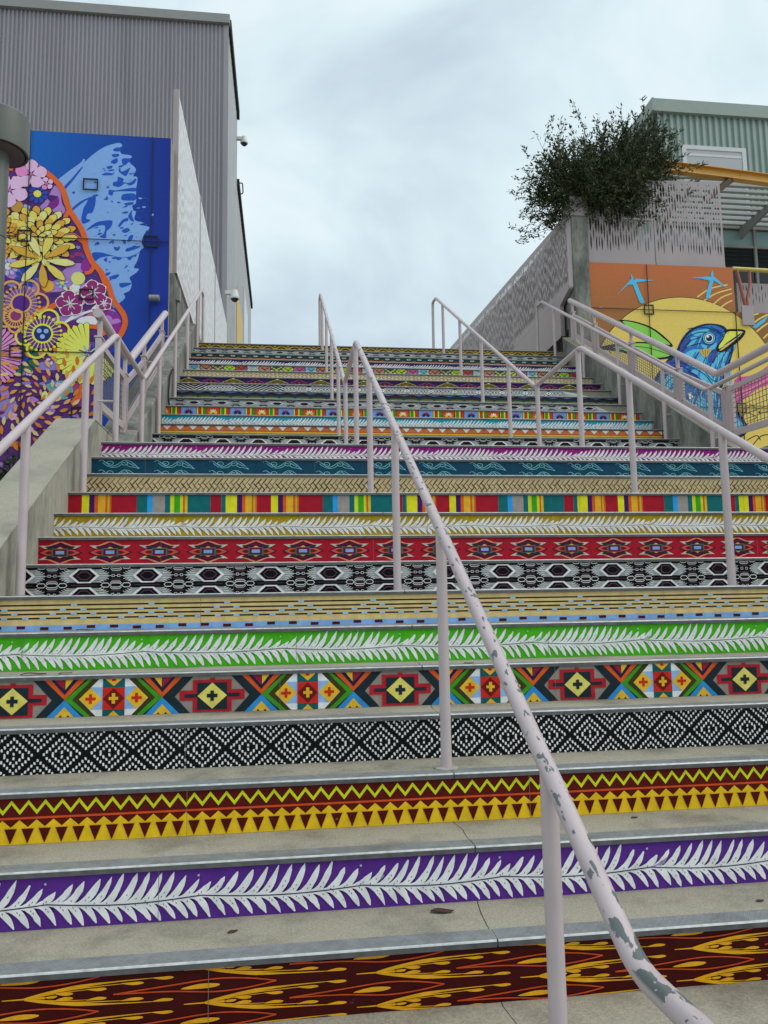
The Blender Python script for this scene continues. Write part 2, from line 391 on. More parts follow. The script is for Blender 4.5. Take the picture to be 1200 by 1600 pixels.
stairs = thing('staircase', 'wide concrete staircase with every riser painted in a different bright folk pattern', 'staircase', (1.4, 1.38, GZ))
XL0, XR0 = -1.34, 4.257
steps = {}
def nosing(parent, x0, x1, y, z):
    pr = [(.075, -.004), (.075, .002), (.0055, .002), (.002, .0006), (0, -.0025), (0, -.0165), (.014, -.0165), (.014, -.004)]
    n = len(pr); V = [(x0, y+a, z+b) for a, b in pr]+[(x1, y+a, z+b) for a, b in pr]
    Fc = [tuple(reversed(range(n)))[::-1], tuple(range(n, 2*n))[::-1]] + [(i, (i+1) % n, n+(i+1) % n, n+i)[::-1] for i in range(n)]
    fm = [0, 0]+[1 if i in (2, 3) else 2 if i in (4, 5) else 0 for i in range(n)]
    o = mesh_obj('nosing', V, Fc, M_nose, None, mats=[M_nose, M_lip, M_underlip], fm=fm)
    return o
def make_step(key, y, z, ynext, x0, x1, h, joint=True):
    mb = MB(); jx = .60+random.uniform(-.008, .008); sl = random.uniform(-.03, .03)
    yb = ynext+.06
    if joint:      # two slabs with an open joint that wanders a little
        ys = [y+.012]+[y+.012+(yb-y-.012)*t for t in (.3, .55, .8)]+[yb]
        off = [jx+sl*(i/4-.5)+random.uniform(-.012, .012) for i in range(5)]
        mb.prism_z([(x0, y+.012)]+[(o-.0016, q) for o, q in zip(off, ys)]+[(x0, yb)], z-h-.04, z)
        mb.prism_z([(x1, yb)]+[(o+.0016, q) for o, q in reversed(list(zip(off, ys)))]+[(x1, y+.012)], z-h-.04, z)
    else: mb.box(x0, x1, y+.012, yb, z-h-.04, z)
    o = mb.build('step', M_tread); at_base(stairs, o)
    xs = [(x0, jx+sl*-.5-.0025), (jx+sl*-.5+.0025, x1)] if joint else [(x0, x1)]
    for a, b in xs:
        n = nosing(o, a, b, y, z); n.parent = o
    steps[key] = o
for k in range(-2, 15):
    yn = YL(k+1) if k < 14 else YU(1)
    make_step(k, YL(k), ZL(k), yn, XL0-.02 if k >= 8 else -1.95, XR0+.02, .165)
steps[14]['label'] = 'broad landing slab between the two flights'
for j in range(1, 17):
    make_step(14+j, YU(j), ZU(j), YU(j+1) if j < 16 else 11.50, -1.325, XR0+.02, .1673, joint=j < 16)

# ------------------------------------------------------------------ cheek walls
def wall(name, label, prof, x0, x1, m, capm=None, capsegs=None):
    ys = [p[0] for p in prof]; zs = [p[1] for p in prof]
    t = thing(name, label, 'wall', ((x0+x1)/2, sum(ys)/len(ys), min(zs)))
    o = MB().prism_x(prof, x0, x1).build('wall_body', m); at_base(t, o); bevel(o, .012)
    if capsegs:
        for (a, b) in capsegs:
            a = Vector((0, a[0], a[1])); b = Vector((0, b[0], b[1])); d = (b-a).normalized(); u = Vector((0, -d.z, d.y))
            pr = [a-u*.010, b-u*.010, b+u*.004, a+u*.004]
            c = MB().prism_x([(p.y, p.z) for p in pr], x0-.004, x1+.004).build('coping', capm); at_base(t, c); bevel(c, .004)
    return t
wall('concrete_wall', 'low sloping concrete wall with sandy top edging the lower flight at left',
     [(3.87, GZ-.05), (7.26, GZ-.05), (7.26, 1.335), (5.66, 1.335), (3.87, .278)], -1.60, -1.34, M_wall, M_cap, [((3.86, .272), (5.655, 1.333)), ((5.664, 1.335), (6.69, 1.335))])
t = wall('concrete_wall', 'stained concrete wall rising beside the upper flight under the white screen',
     [(6.70, GZ), (13.4, GZ), (13.4, 4.17), (11.45, 4.168), (6.705, 1.337)], -1.625, -1.306, M_oldwall)
o = MB().box(-1.615, -1.472, 10.36, 20.2, 3.0, 4.468).build('upstand', M_oldwall); at_base(t, o)
wall('concrete_wall', 'stained concrete wall stepping up along the right of the upper flight',
     [(5.90, GZ), (11.2, GZ), (11.2, 4.02), (6.72, 1.335), (5.90, 1.335)], 4.257, 4.50, M_oldwall, M_cap, [((6.73, 1.341), (11.19, 4.014))])
wall('concrete_wall', 'sloping concrete wall closing the right side of the lower flight',
     [(3.87, GZ-.05), (5.89, GZ-.05), (5.89, 1.335), (5.66, 1.335), (3.87, .278)], 4.257, 4.50, M_wall)

# ------------------------------------------------------------------ handrails
RP_ = [(.80, -.612), (1.335, -.625), (5.97, 2.06), (7.15, 2.062), (11.87, 4.86), (12.13, 4.885), (12.16, 3.889)]
def rail_z(y):
    for (a, za), (b, zb) in zip(RP_, RP_[1:]):
        if a <= y <= b: return za+(zb-za)*(y-a)/(b-a)
PY = [1.757, 2.878, 3.998, 5.119, 6.03, 7.09, 8.02, 9.135, 10.25, 11.36]
def handrail(x, label, m, r=.0222, xb=None, skip=()):
    t = thing('handrail', label, 'handrail', (x, 1.75, tread_z(1.757)), group='pipe handrails on the staircase')
    xb = xb or x
    fx = lambda y: x+(xb-x)*max(0, (5.97-y)/4.6) if y < 5.97 else x
    o = smooth_build(MB().tube([(fx(y), y, z) for y, z in RP_], r, 16, .055), 'rail', m); at_base(t, o)
    for y in PY:
        if y in skip: continue
        px = fx(y)
        o = smooth_build(MB().tube([(px, y, tread_z(y)-.01), (px, y, rail_z(y)-.008)], r*.98, 16), 'post', M_pipe); at_base(t, o)
        f = smooth_build(MB().tube([(px, y, tread_z(y)-.002), (px, y, tread_z(y)+.004), (px, y, tread_z(y)+.007)], [.045, .045, .036], 18), 'flange', M_wall); at_base(t, f)
    return t
handrail(.565, 'chipped mauve handrail running up through the middle foreground', M_worn, r=.0205, xb=.592)
handrail(2.42, 'mauve handrail right of the middle one, zigzagging at the landing', M_pipe)
hc = handrail(-1.275, 'mauve handrail along the low concrete wall at the left edge of the stairs', M_pipe)
hd = handrail(4.19, 'mauve handrail bracketed to the right guardrail in front of the bird mural', M_pipe)
for t, x, gx in ((hc, -1.275, -1.41), (hd, 4.19, 4.36)):
    for y in PY[4:8]:
        for dz in (.35, .82):
            zz = tread_z(y)+dz if y < 7.2 else rail_z(y)-.9+dz
            if zz < rail_z(y)-.03: at_base(t, smooth_build(MB().tube([(x, y, zz), (gx, y, zz)], .009, 8), 'bracket', M_pipe))

# ------------------------------------------------------------------ guardrails with wire mesh infill
def guard(label, x, ya, yb, posts, zt=2.26, yk=7.25, r=.037, slope=.6):
    top = lambda y: zt if y <= yk else zt+slope*(y-yk)
    pb = lambda y: 1.56 if y <= 6.95 else 1.56+.6*(y-6.95)
    pt = lambda y: top(y)-.215
    t = thing('guardrail', label, 'guardrail', (x, ya, 1.335))
    at_base(t, smooth_build(MB().tube([(x, ya, top(ya)), (x, yk, zt), (x, yb, top(yb))], r, 18, .04), 'top_rail', M_pipe))
    cheek = lambda y: 1.335 if y < 6.72 else 1.335+.599*(y-6.72)
    for y in posts:
        mb = MB()
        for d in (-.034, .034): mb.box(x-.022, x+.022, y+d-.021, y+d+.021, cheek(y)-.02, pt(y)+.03)
        o = mb.box(x-.03, x+.03, y-.06, y+.06, pt(y)+.03, pt(y)+.045).box(x-.017, x+.017, y-.017, y+.017, pt(y)+.045, top(y)-.01).build('post', M_pipe); at_base(t, o); bevel(o, .004)
    ends = [ya+.02]+[y for y in posts if y > ya+.2]
    if yb-ends[-1] > .3: ends.append(yb-.05)
    for a, b in zip(ends, ends[1:]):
        a += .075; b -= .075
        mids = [a]+([6.95, 7.25] if a < 6.95 and b > 7.25 else [])+[b]
        fr = MB(); wm = MB()
        for p, q in zip(mids, mids[1:]):
            fr.bar((x, p, pb(p)), (x, q, pb(q)), .03, .06); fr.bar((x, p, pt(p)), (x, q, pt(q)), .03, .05)
            hh = 9
            for i in range(1, hh):
                f = i/hh
                wm.bar((x, p, pb(p)+(pt(p)-pb(p))*f), (x, q, pb(q)+(pt(q)-pb(q))*f), .005, .005)
        for q in (a, b): fr.box(x-.016, x+.016, q-.02, q+.02, pb(q)+.02, pt(q)-.02)
        n = int((b-a)/.052)
        for i in range(1, n):
            y = a+(b-a)*i/n; wm.bar((x+.004, y, pb(y)), (x+.004, y, pt(y)), .005, .005)
        at_base(t, fr.build('panel_frame', M_pipe))
        o = wm.build('wire_mesh', M_pigeon); at_base(t, o); o['kind'] = 'stuff'
    return t
guard('mauve guardrail with mesh panels in front of the butterfly wing mural', -1.43, 6.03, 9.35, [6.12, 7.09, 8.02, 9.135])
guard('mauve guardrail with mesh panels crossing in front of the bird mural', 4.38, 5.2, 11.14, [6.03, 7.09, 8.02, 9.135, 10.25, 11.05])

# ------------------------------------------------------------------ perforated metal screens
def lens(cx, cz, w_, h_):
    k = (0, .55, .93, 1, .93, .55, 0)
    L = [(cx-w_*k[i], cz-h_/2+h_*i/6) for i in range(7)]; Rr = [(cx+w_*k[i], cz-h_/2+h_*i/6) for i in range(7)]
    return L, Rr
def perf(name, m, u0, u1, v0, v1, top=None, solid_bot=.12, solid_top=.05, cw=.052, ch=.30, plane='x', at=0., wmax=.0205, thick=.006, ragged=False, seed=0):
    rr = random.Random(seed); V = []; Fc = []
    nx = max(2, int(round((u1-u0-.06)/cw))); cw = (u1-u0-.06)/nx
    def P(u, v):
        tv = v1 if top is None else top(u)
        vv = v0+(v-v0)*(tv-v0)/(v1-v0)
        V.append((at, u, vv) if plane == 'x' else (u, at, vv)); return len(V)-1
    def quad(a, b, c, d): Fc.append((P(a, c), P(b, c), P(b, d), P(a, d)))
    quad(u0, u0+.03, v0, v1); quad(u1-.03, u1, v0, v1)
    for i in range(nx):
        a = u0+.03+i*cw; b = a+cw; c = (a+b)/2
        lo = v0+solid_bot+(rr.choice((0, .03, .07, .12, .18)) if ragged else rr.uniform(0, ch*.3))
        cells = []; z = lo
        while z < v1-solid_top-ch*.45:
            h_ = min(ch*rr.uniform(.65, 1.25), v1-solid_top-z); cells.append((z, z+h_)); z += h_
        quad(a, b, v0, lo); quad(a, b, z, v1)
        for j, (z0, z1) in enumerate(cells):
            q = noise.noise(Vector((c*1.3+seed, z0*.9, seed*3.1)))
            ww = wmax*min(1, max(.55, .92+q*.25)*rr.uniform(.72, 1.1)); hh = (z1-z0)*.965
            if ragged and j == 0: ww *= .6
            L, Rr = lens(c, (z0+z1)/2, ww, hh)
            li = [P(*p) for p in L]; ri = [P(*p) for p in Rr]
            b0 = P(c, z0); t0 = P(c, z1)
            Fc.append(tuple([P(a, z0), b0]+li+[t0, P(a, z1)])); Fc.append(tuple([P(b, z1), t0]+ri[::-1]+[b0, P(b, z0)]))
    o = mesh_obj(name, V, Fc, m)
    so_ = o.modifiers.new('solidify', 'SOLIDIFY'); so_.thickness = thick; so_.offset = 0
    return o
# left screen, along the stair wall
t = thing('metal_screen', 'tall pale perforated metal screen on the left stair wall below the gray building', 'screen', (-1.5, 10.6, 4.5))
ys = [10.66, 13.6, 16.6, 20.2]
for i, (a, b) in enumerate(zip(ys, ys[1:])):
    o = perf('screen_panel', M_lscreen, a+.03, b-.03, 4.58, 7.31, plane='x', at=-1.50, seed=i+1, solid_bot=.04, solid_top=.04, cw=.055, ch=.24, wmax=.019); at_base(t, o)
for y in ys: at_base(t, MB().box(-1.56, -1.485, y-.03, y+.03, 4.45, 7.33).build('post', M_screen))
at_base(t, MB().box(-1.53, -1.47, 10.6, 20.2, 4.47, 4.575).build('bottom_channel', M_brown))
# right screen
t = thing('metal_screen', 'long mauve perforated metal screen rising along the right side of the upper stairs', 'screen', (4.42, 11.2, 4.2))
ys = [11.22, 14.2, 17.2, 20.2]
for i, (a, b) in enumerate(zip(ys, ys[1:])):
    o = perf('screen_panel', M_screen, a+.005, b-.005, 4.20 if i else 4.86, 6.05, top=lambda u: 6.05+(u-11.2)*.083, plane='x', at=4.42, seed=i+11, solid_bot=.06, solid_top=.05, cw=.052, ch=.21, wmax=.0185, thick=.004); at_base(t, o)
at_base(t, MB().prism_x([(11.56, 4.3), (20.1, 4.3), (20.1, 6.68), (11.56, 5.98)], 4.51, 4.56).build('backing_wall', M_oldwall))
at_base(t, MB().prism_x([(11.66, 4.20), (14.2, 4.20), (14.2, 4.855), (11.66, 4.855)], 4.417, 4.423).build('lower_plate', M_screen))
at_base(t, MB().box(4.40, 4.47, 11.19, 11.225, 4.84, 6.05).build('edge_post', M_screen))
at_base(t, MB().prism_x([(11.62, 4.20), (11.66, 4.20), (11.66, 4.86), (11.2, 4.86), (11.2, 4.82), (11.62, 4.70)], 4.40, 4.465).build('edge_flange', M_screen))
# screens above the bird mural
for lab, a, b, sd_ in (('perforated mauve screen half hidden under the bush above the mural', 4.765, 5.872, 21), ('perforated mauve screen right of the bush, above the orange end of the mural', 5.888, 7.06, 22)):
    t = thing('metal_screen', lab, 'screen', ((a+b)/2, 11.25, 5.31), group='screens above the bird mural')
    o = perf('screen_panel', M_screen, a, b, 5.31, 6.72, plane='y', at=11.25, seed=sd_, solid_bot=.14, solid_top=.03, cw=.046, ch=.33, wmax=.0215, ragged=True); at_base(t, o)
    at_base(t, MB().box(a, b, 11.24, 11.30, 5.275, 5.306).build('sill', M_screen)); at_base(t, MB().box(a, b, 11.258, 11.29, 6.69, 6.72).build('head_rail', M_screen))
# concrete pillar
t = thing('concrete_pillar', 'square concrete pillar with mauve cap between the right screen and the bird mural', 'pillar', (4.6, 11.3, 1.2))
o = MB().box(4.475, 4.735, 11.17, 11.5, 1.1, 6.0).build('shaft', M_oldwall); at_base(t, o); bevel(o, .015)
at_base(t, MB().box(4.465, 4.745, 11.16, 11.55, 6.002, 6.32).build('cap', M_screen))

# ------------------------------------------------------------------ buildings
def corrugated(mb, x0, x1, y, z0, z1, pitch, depth):     # facing -Y
    n = int((x1-x0)/pitch); xs = []
    for i in range(n):
        a = x0+i*pitch; xs += [(a, 0), (a+pitch*.42, 0), (a+pitch*.52, depth), (a+pitch*.90, depth)]
    xs.append((x0+n*pitch, 0)); xs.append((x1, 0))
    b = len(mb.v)
    for x, d in xs: mb.v += [(x, y-depth+d, z0), (x, y-depth+d, z1)]
    for i in range(len(xs)-1): mb.f.append((b+2*i, b+2*i+2, b+2*i+3, b+2*i+1))
def corrugated_side(mb, x, y0, y1, z0, z1, pitch, depth):  # facing +X
    n = int((y1-y0)/pitch); ys_ = []
    for i in range(n):
        a = y0+i*pitch; ys_ += [(a, 0), (a+pitch*.42, 0), (a+pitch*.52, depth), (a+pitch*.90, depth)]
    ys_.append((y1, 0)); b = len(mb.v)
    for y, d in ys_: mb.v += [(x+depth-d, y, z0), (x+depth-d, y, z1)]
    for i in range(len(ys_)-1): mb.f.append((b+2*i, b+2*i+2, b+2*i+3, b+2*i+1))
t = thing('metal_clad_building', 'tall windowless building clad in gray corrugated steel behind the butterfly mural', 'building', (-5, 20.5, 3.889))
at_base(t, MB().box(-14, -1.58, 20.56, 24.7, 3.8, 16.2).box(-14, -1.58, 24.7, 35.6, 3.8, 13.8).build('wall_core', M_grayside))
mb = MB(); corrugated(mb, -14, -1.66, 20.54, 3.85, 16.15, .108, .035); at_base(t, mb.build('corrugated_cladding', M_gray))
mb = MB(); corrugated_side(mb, -1.575, 20.55, 24.7, 3.85, 16.15, .30, .03); corrugated_side(mb, -1.575, 24.7, 35.6, 3.85, 13.75, .30, .03); at_base(t, mb.build('side_cladding', M_grayside))
at_base(t, MB().box(-1.665, -1.535, 20.49, 20.56, 3.85, 16.15).build('corner_trim', M_gray))
at_base(t, MB().box(-14, -1.50, 20.40, 20.62, 16.16, 16.42).build('roof_trim', M_trim))
at_base(t, MB().box(-1.56, -1.47, 20.62, 24.75, 16.10, 16.42).box(-14, -1.56, 20.63, 24.75, 16.25, 16.40).build('roof_edge', M_dark))
at_base(t, MB().box(-1.56, -1.47, 24.76, 35.7, 13.80, 14.02).box(-14, -1.56, 24.76, 35.7, 13.82, 14.0).build('roof_edge', M_dark))
at_base(t, MB().box(-1.548, -1.52, 24.75, 28.2, 3.9, 10.3).build('amber_panel', M_yband))
wn = MB().box(-1.548, -1.50, 28.6, 31.6, 9.2, 11.9).build('window', M_white); at_base(t, wn)
wp = MB().box(-1.4985, -1.494, 28.75, 31.45, 9.35, 11.75).build('pane', M_teal); wp.parent = wn
at_base(t, smooth_build(MB().tube([(-1.5, 25.0, 14.0), (-1.38, 25.0, 14.02), (-1.36, 25.0, 13.65), (-1.5, 25.0, 13.6)], .02, 8, .05), 'ladder_hoop', M_dark))

t = thing('metal_clad_building', 'sage green corrugated steel building with a blinded window behind the bush', 'building', (9, 16, 4.95))
at_base(t, MB().box(8.62, 20, 16.08, 30, 4.9, 11.45).build('wall_core', M_greentrim))
mb = MB(); corrugated(mb, 8.62, 20, 16.06, 8.55, 11.25, .158, .05); at_base(t, mb.build('corrugated_cladding', M_green))
mb = MB(); corrugated_side(mb, 8.59, 16.06, 30, 4.9, 11.3, .158, -.05); at_base(t, mb.build('side_cladding', M_green))
at_base(t, MB().box(8.50, 20, 15.92, 16.1, 11.22, 11.53).box(8.46, 8.498, 15.90, 30, 11.222, 11.532).build('roof_trim', M_greentrim))
wn = MB().box(9.17, 10.76, 15.985, 16.06, 10.36, 10.46).box(9.17, 9.27, 15.985, 16.06, 8.62, 10.36).box(10.66, 10.76, 15.985, 16.06, 8.62, 10.36).box(9.27, 10.66, 15.985, 16.06, 8.62, 8.70).build('window', M_white); at_base(t, wn)
for nm, bx, m_ in (('pane', (9.27, 10.66, 16.0, 16.02, 8.70, 10.36), M_blind), ('sash', (9.29, 10.64, 15.992, 15.998, 10.20, 10.26), M_white)):
    o = MB().box(*bx).build(nm, m_); o.parent = wn
xs = [8.7, 9.75, 10.80, 11.85, 12.9]
for i in range(4):
    for z0, z1, m_, nm in ((6.75, 7.98, M_glass, 'window'), (5.0, 6.69, M_teal, 'spandrel_glass'), (8.06, 8.42, M_teal, 'transom_glass')):
        at_base(t, MB().box(xs[i]+.03, xs[i+1]-.03, 16.0, 16.03, z0, z1).build(nm, m_))
for x in xs: at_base(t, MB().box(x-.03, x+.03, 15.95, 16.07, 4.95, 8.5).build('mullion', M_trim))
for z in (6.72, 8.02, 8.48): at_base(t, MB().box(8.62, 13, 15.962, 16.07, z-.03, z+.03).build('transom', M_trim))
# sunshade of slats on the green building
t = thing('sunshade', 'row of pale horizontal metal slats shading the dark windows under the yellow beam', 'sunshade', (10, 15.9, 8.5))
for i in range(9):
    y = 14.05+i*.225; o = MB().box(6.9, 13, y-.045, y+.045, 8.47, 8.53).build('slat', M_slat); at_base(t, o)
for x in (8.35, 10.45, 12.5): at_base(t, MB().prism_x([(13.9, 8.42), (13.9, 8.465), (15.95, 8.465), (15.95, 8.18), (15.7, 8.24)], x-.03, x+.03).build('bracket', M_trim))
# yellow beam
t = thing('steel_beam', 'yellow steel I-beam jutting out of the bush across the green building', 'beam', (6.0, 11.8, 7.25))
a = Vector((5.45, 11.72, 7.31)); b = Vector((7.92, 11.985, 7.31)); c = Vector((10.6, 12.30, 7.31))
for p, q in ((a, b-(b-a).normalized()*.008), (b, c)):
    for dz, w_, h_ in ((0, .012, .15), (.078, .13, .012), (-.078, .13, .012)):
        up_ = Vector((0, 0, dz)); at_base(t, MB().bar(p+up_, q+up_, w_, h_).build('web' if dz == 0 else 'flange', M_yellow))
at_base(t, MB().bar((7.72, 11.97, 7.22), (6.98, 11.55, 6.60), .09, .10).build('strut', M_brown))
# yellow topped rail on the mural wall
t = thing('guardrail', 'dull yellow topped railing on rusty red forked posts above the right end of the mural', 'guardrail', (7.3, 11.3, 4.5))
at_base(t, smooth_build(MB().tube([(7.2, 11.28, 5.28), (9.6, 11.40, 5.30)], .035, 16), 'top_rail', M_yrail))
for x in (7.3, 9.2):
    at_base(t, smooth_build(MB().tube([(x-.03, 11.28, 5.26), (x+.06, 11.22, 4.55)], .028, 10), 'post', M_red))
    at_base(t, smooth_build(MB().tube([(x+.20, 11.29, 5.26), (x+.19, 11.28, 5.05), (x+.08, 11.22, 4.75), (x+.08, 11.21, 4.48)], .024, 10), 'post', M_red))
    at_base(t, MB().box(x-.06, x+.14, 11.16, 11.185, 4.30, 4.62).build('base_plate', M_screen))
o = perf('screen_panel', M_screen, 7.36, 9.4, 4.62, 5.12, plane='y', at=11.45, seed=31, solid_bot=.12, solid_top=.02, cw=.055, ch=.22, wmax=.013, ragged=True); at_base(t, o)
# ------------------------------------------------------------------ riser patterns
WH = 'e4e6e2'
def fern(a, u0, u1, H, P, ph, colr, stem=.5, dark=None, up=1., low=1., N=0, n_lo=0):
    N = N or round(P/.0375); n_lo = n_lo or N
    bgc = paint(colr); W_ = paint(WH); dk = paint(dark or '2a1a35'); gh = mixc(bgc, W_, .35)
    a.rect(u0, u1, 0, H, bgc, 1)
    rr = random.Random(int(P*1000)+len(colr)+int(stem*100)); k = math.floor((u0-ph)/P)-1; x = ph+k*P; i = 0
    while x < u1:
        p = P*(1.055 if (k+i) % 2 else .945); i += 1
        sv = lambda t: H*(stem+.03-.085*sin(pi*min(1, max(0, t)))*(.5 if stem < .3 else 1))
        pts = [(x+p*t/8, sv(t/8)) for t in range(9)]
        a.stroke(pts, .012*H/.147, W_, 3); a.stroke(pts, .0032, dk, 5)
        for side in (1, -1):
            n = N if side > 0 else n_lo
            for q in range(n+1):
                t = (q+.15)/n
                if q == n and side < 0: continue
                bx = x+p*t+(0 if side > 0 else p*.02); bv = sv(t)
                env = (.72+.28*min(1, t/.25)) if t < .3 else (1 if t < .68 else 1-.62*(t-.68)/.32)
                room = (H*.97-bv)*up if side > 0 else (bv-H*.025)*low
                ln = room*env*rr.uniform(.93, 1.03); dx = .066*H/.147*(.75+.25*env)*rr.uniform(.92, 1.08)
                if side < 0: ln = room*min(1, .75+.5*env)*rr.uniform(.9, 1); dx *= .85
                ghost = (q == n)
                c_ = gh if ghost else W_; wd = .0073*H/.147*(.6 if ghost else 1)*rr.uniform(.9, 1.15)
                Lp = []; Rp = []
                for s_ in range(8):
                    f = s_/7; cx = bx+dx*f**.70; cv = bv+side*ln*f**1.45
                    ww = wd*(1.55-.25*f-1.0*f**4)*(1 if f < .95 else .6)+rr.uniform(-.0013, .0013)
                    Lp.append((cx-ww*.92, cv+ww*.38*side)); Rp.append((cx+ww*.92, cv-ww*.38*side))
                a.poly(Lp+Rp[::-1] if side < 0 else (Lp+Rp[::-1])[::-1], c_, 3 if side > 0 else 4)
                if not ghost:   # dark shadow line along the leaf and fleck holes
                    off = 1.0
                    sh = [(Rp[j][0]+.0012, Rp[j][1]-.001*side) for j in range(0, 5)]
                    a.stroke(sh, [.006, .0065, .006, .0045, .002], dk, 2)
                    for _ in range(2):
                        f = rr.uniform(.25, .6); j = int(f*7); cx = (Lp[j][0]+Rp[j][0])/2; cv = (Lp[j][1]+Rp[j][1])/2
                        a.poly([(cx-.0022, cv-.003*side), (cx+.0012, cv-.001*side), (cx+.0022, cv+.0035*side), (cx-.0005, cv+.001*side)], dk, 5)
        a.disc(x+p*.985, H*.86, .004, mixc(bgc, W_, .5), 3, 6)
        x += p

def flames(a, u0, u1, H):
    bgc = paint('3d0a08'); Y = paint('d79a1e'); O = paint('b8461f')
    a.rect(u0, u1, 0, H, bgc, 1)
    P = .4545; k0 = int((u0+.674)/P)-2
    def motif(x, v, s=1):
        def tail(p, ws):
            q = smooth_line([(x+a_, v+b_) for a_, b_ in p], 5); n = len(q)
            wl = []
            for i in range(n):
                f = i/(n-1)*(len(ws)-1); k_ = min(len(ws)-2, int(f)); wl.append(ws[k_]+(ws[k_+1]-ws[k_])*(f-k_))
            a.stroke(q, wl, Y, 3)
        for sg in (1, -1):
            tail([(.01, sg*.001), (.06, sg*.010), (.14, sg*.021), (.22, sg*.026), (.33, sg*.029)], [.004, .007, .0085, .0035, .0014])
            tail([(.08, sg*.012), (.16, sg*.0175), (.26, sg*.0205)], [.004, .0028, .0013])
            tail([(.03, sg*.003), (.10, sg*.0095), (.17, sg*.0125)], [.003, .0022, .0012])
            for dx, dv, w_ in ((.108, .0068, .040), (.188, .0125, .046), (.278, .0205, .052), (.355, .0285, .05)):
                L = smooth_pts([(x+dx-w_*.55, v+sg*(dv+.0008)), (x+dx, v+sg*(dv-.0052)), (x+dx+w_*.42, v+sg*(dv-.0042)), (x+dx+w_*.56, v+sg*(dv-.001)), (x+dx+w_*.35, v+sg*(dv+.0022)), (x+dx-w_*.1, v+sg*(dv+.0018))], 3)
                a.poly(L if sg > 0 else L[::-1], Y, 3)
        a.stroke([(x-.045, v), (x+.02, v), (x+.06, v)], [.002, .004, .006], Y, 3)
        a.poly(smooth_pts([(x+.085, v-.002), (x+.09, v+.003), (x+.07, v+.003), (x+.06, v), (x+.07, v-.003)], 3)[::-1], Y, 3)
    def lensm(x, v):
        for sg in (1, -1):
            a.stroke(smooth_line([(x-.22, v-.004), (x-.08, v+sg*.007), (x+.04, v+sg*.016), (x+.13, v+sg*.011), (x+.20, v)], 5), .0035, O, 4)
        L = smooth_pts([(x-.05, v-.004), (x+.0, v+.006), (x+.045, v+.004), (x+.05, v-.001), (x+.02, v-.006)], 3); a.poly(L[::-1], Y, 4)
    for k in range(k0, k0+20):
        x = -.674+P*k
        for r_ in (-1, 0, 1, 2):
            v = (.102 if k % 2 == 0 else .060)+r_*.0845-.0845
            motif(x, v); lensm(x+.45, v)

def zigtri(a, u0, u1, H):
    a.rect(u0, u1, 0, H, paint('56110b'), 1)
    P = .0534; k = int((u0+.892)/P)-1; Yg = paint('c6cf1d'); Y = paint('edb21e'); O = paint('c44a1f'); Mn = paint('4d0d0a')
    a.rect(u0, u1, .079, .086, O, 2)
    x = -.892+k*P
    while x < u1+P:
        for d in (0, 1):
            p0 = (x-P/2, .094) if d == 0 else (x, .127); p1 = (x, .127) if d == 0 else (x+P/2, .094)
            a.poly([(p0[0], p0[1]-.0005), (p1[0], p1[1]-.0005), (p1[0], p1[1]+.0135), (p0[0], p0[1]+.0135)], Yg, 2)
        c = x+P/2
        a.poly([(c-P/2, 0), (c+P/2, 0), (c+P/2, .054), (c, .077), (c-P/2, .054)], Y, 2)
        a.poly([(x-.0195, .050), (x, .002), (x+.0195, .050)], Mn, 4)
        a.poly([(x-.0205, .0505), (x+.0205, .0505), (x+.0205, .0525), (x-.0205, .0525)], paint('d89b1b'), 5)
        x += P

def diamonds(a, u0, u1, H, P=.1685, ph=-.981, dash=True, bgc='0c0d0e', inv=False, vc=.068, asp=1.):
    a.rect(u0, u1, 0, H, paint(bgc), 1); W_ = paint('e2e3e0'); rr = random.Random(5)
    nc = 16; cw = P/nc; k = int((u0-ph)/P)-1; hv = P*.5*asp*.93
    for i in range(int((u1-u0)/cw)+nc*2):
        u = ph+k*P+i*cw; t = ((u-ph)/P+.5) % 1-.5
        for lev in (.10, .43, .77, 1.23, 1.57, 1.90):
            r_ = lev-abs(t)*2
            if r_ < -.02: continue
            for sg in (1, -1):
                if sg < 0 and r_ < .03: continue
                v = vc+sg*r_*hv
                if v < -.01 or v > H+.01: continue
                # mirrored lattice: stop at the half-way line between rows
                hgt = .0058*rr.uniform(.9, 1.15); wd = cw*.34
                j = rr.uniform(-.0008, .0008); s_ = rr.uniform(-.001, .001)
                a.poly([(u-wd+s_, v-hgt*.7+j), (u+s_, v-hgt+j), (u+wd+s_, v-hgt*.7+j), (u+wd-s_, v+hgt*.7+j), (u-s_, v+hgt+j), (u-wd-s_, v+hgt*.7+j)], W_, 2)

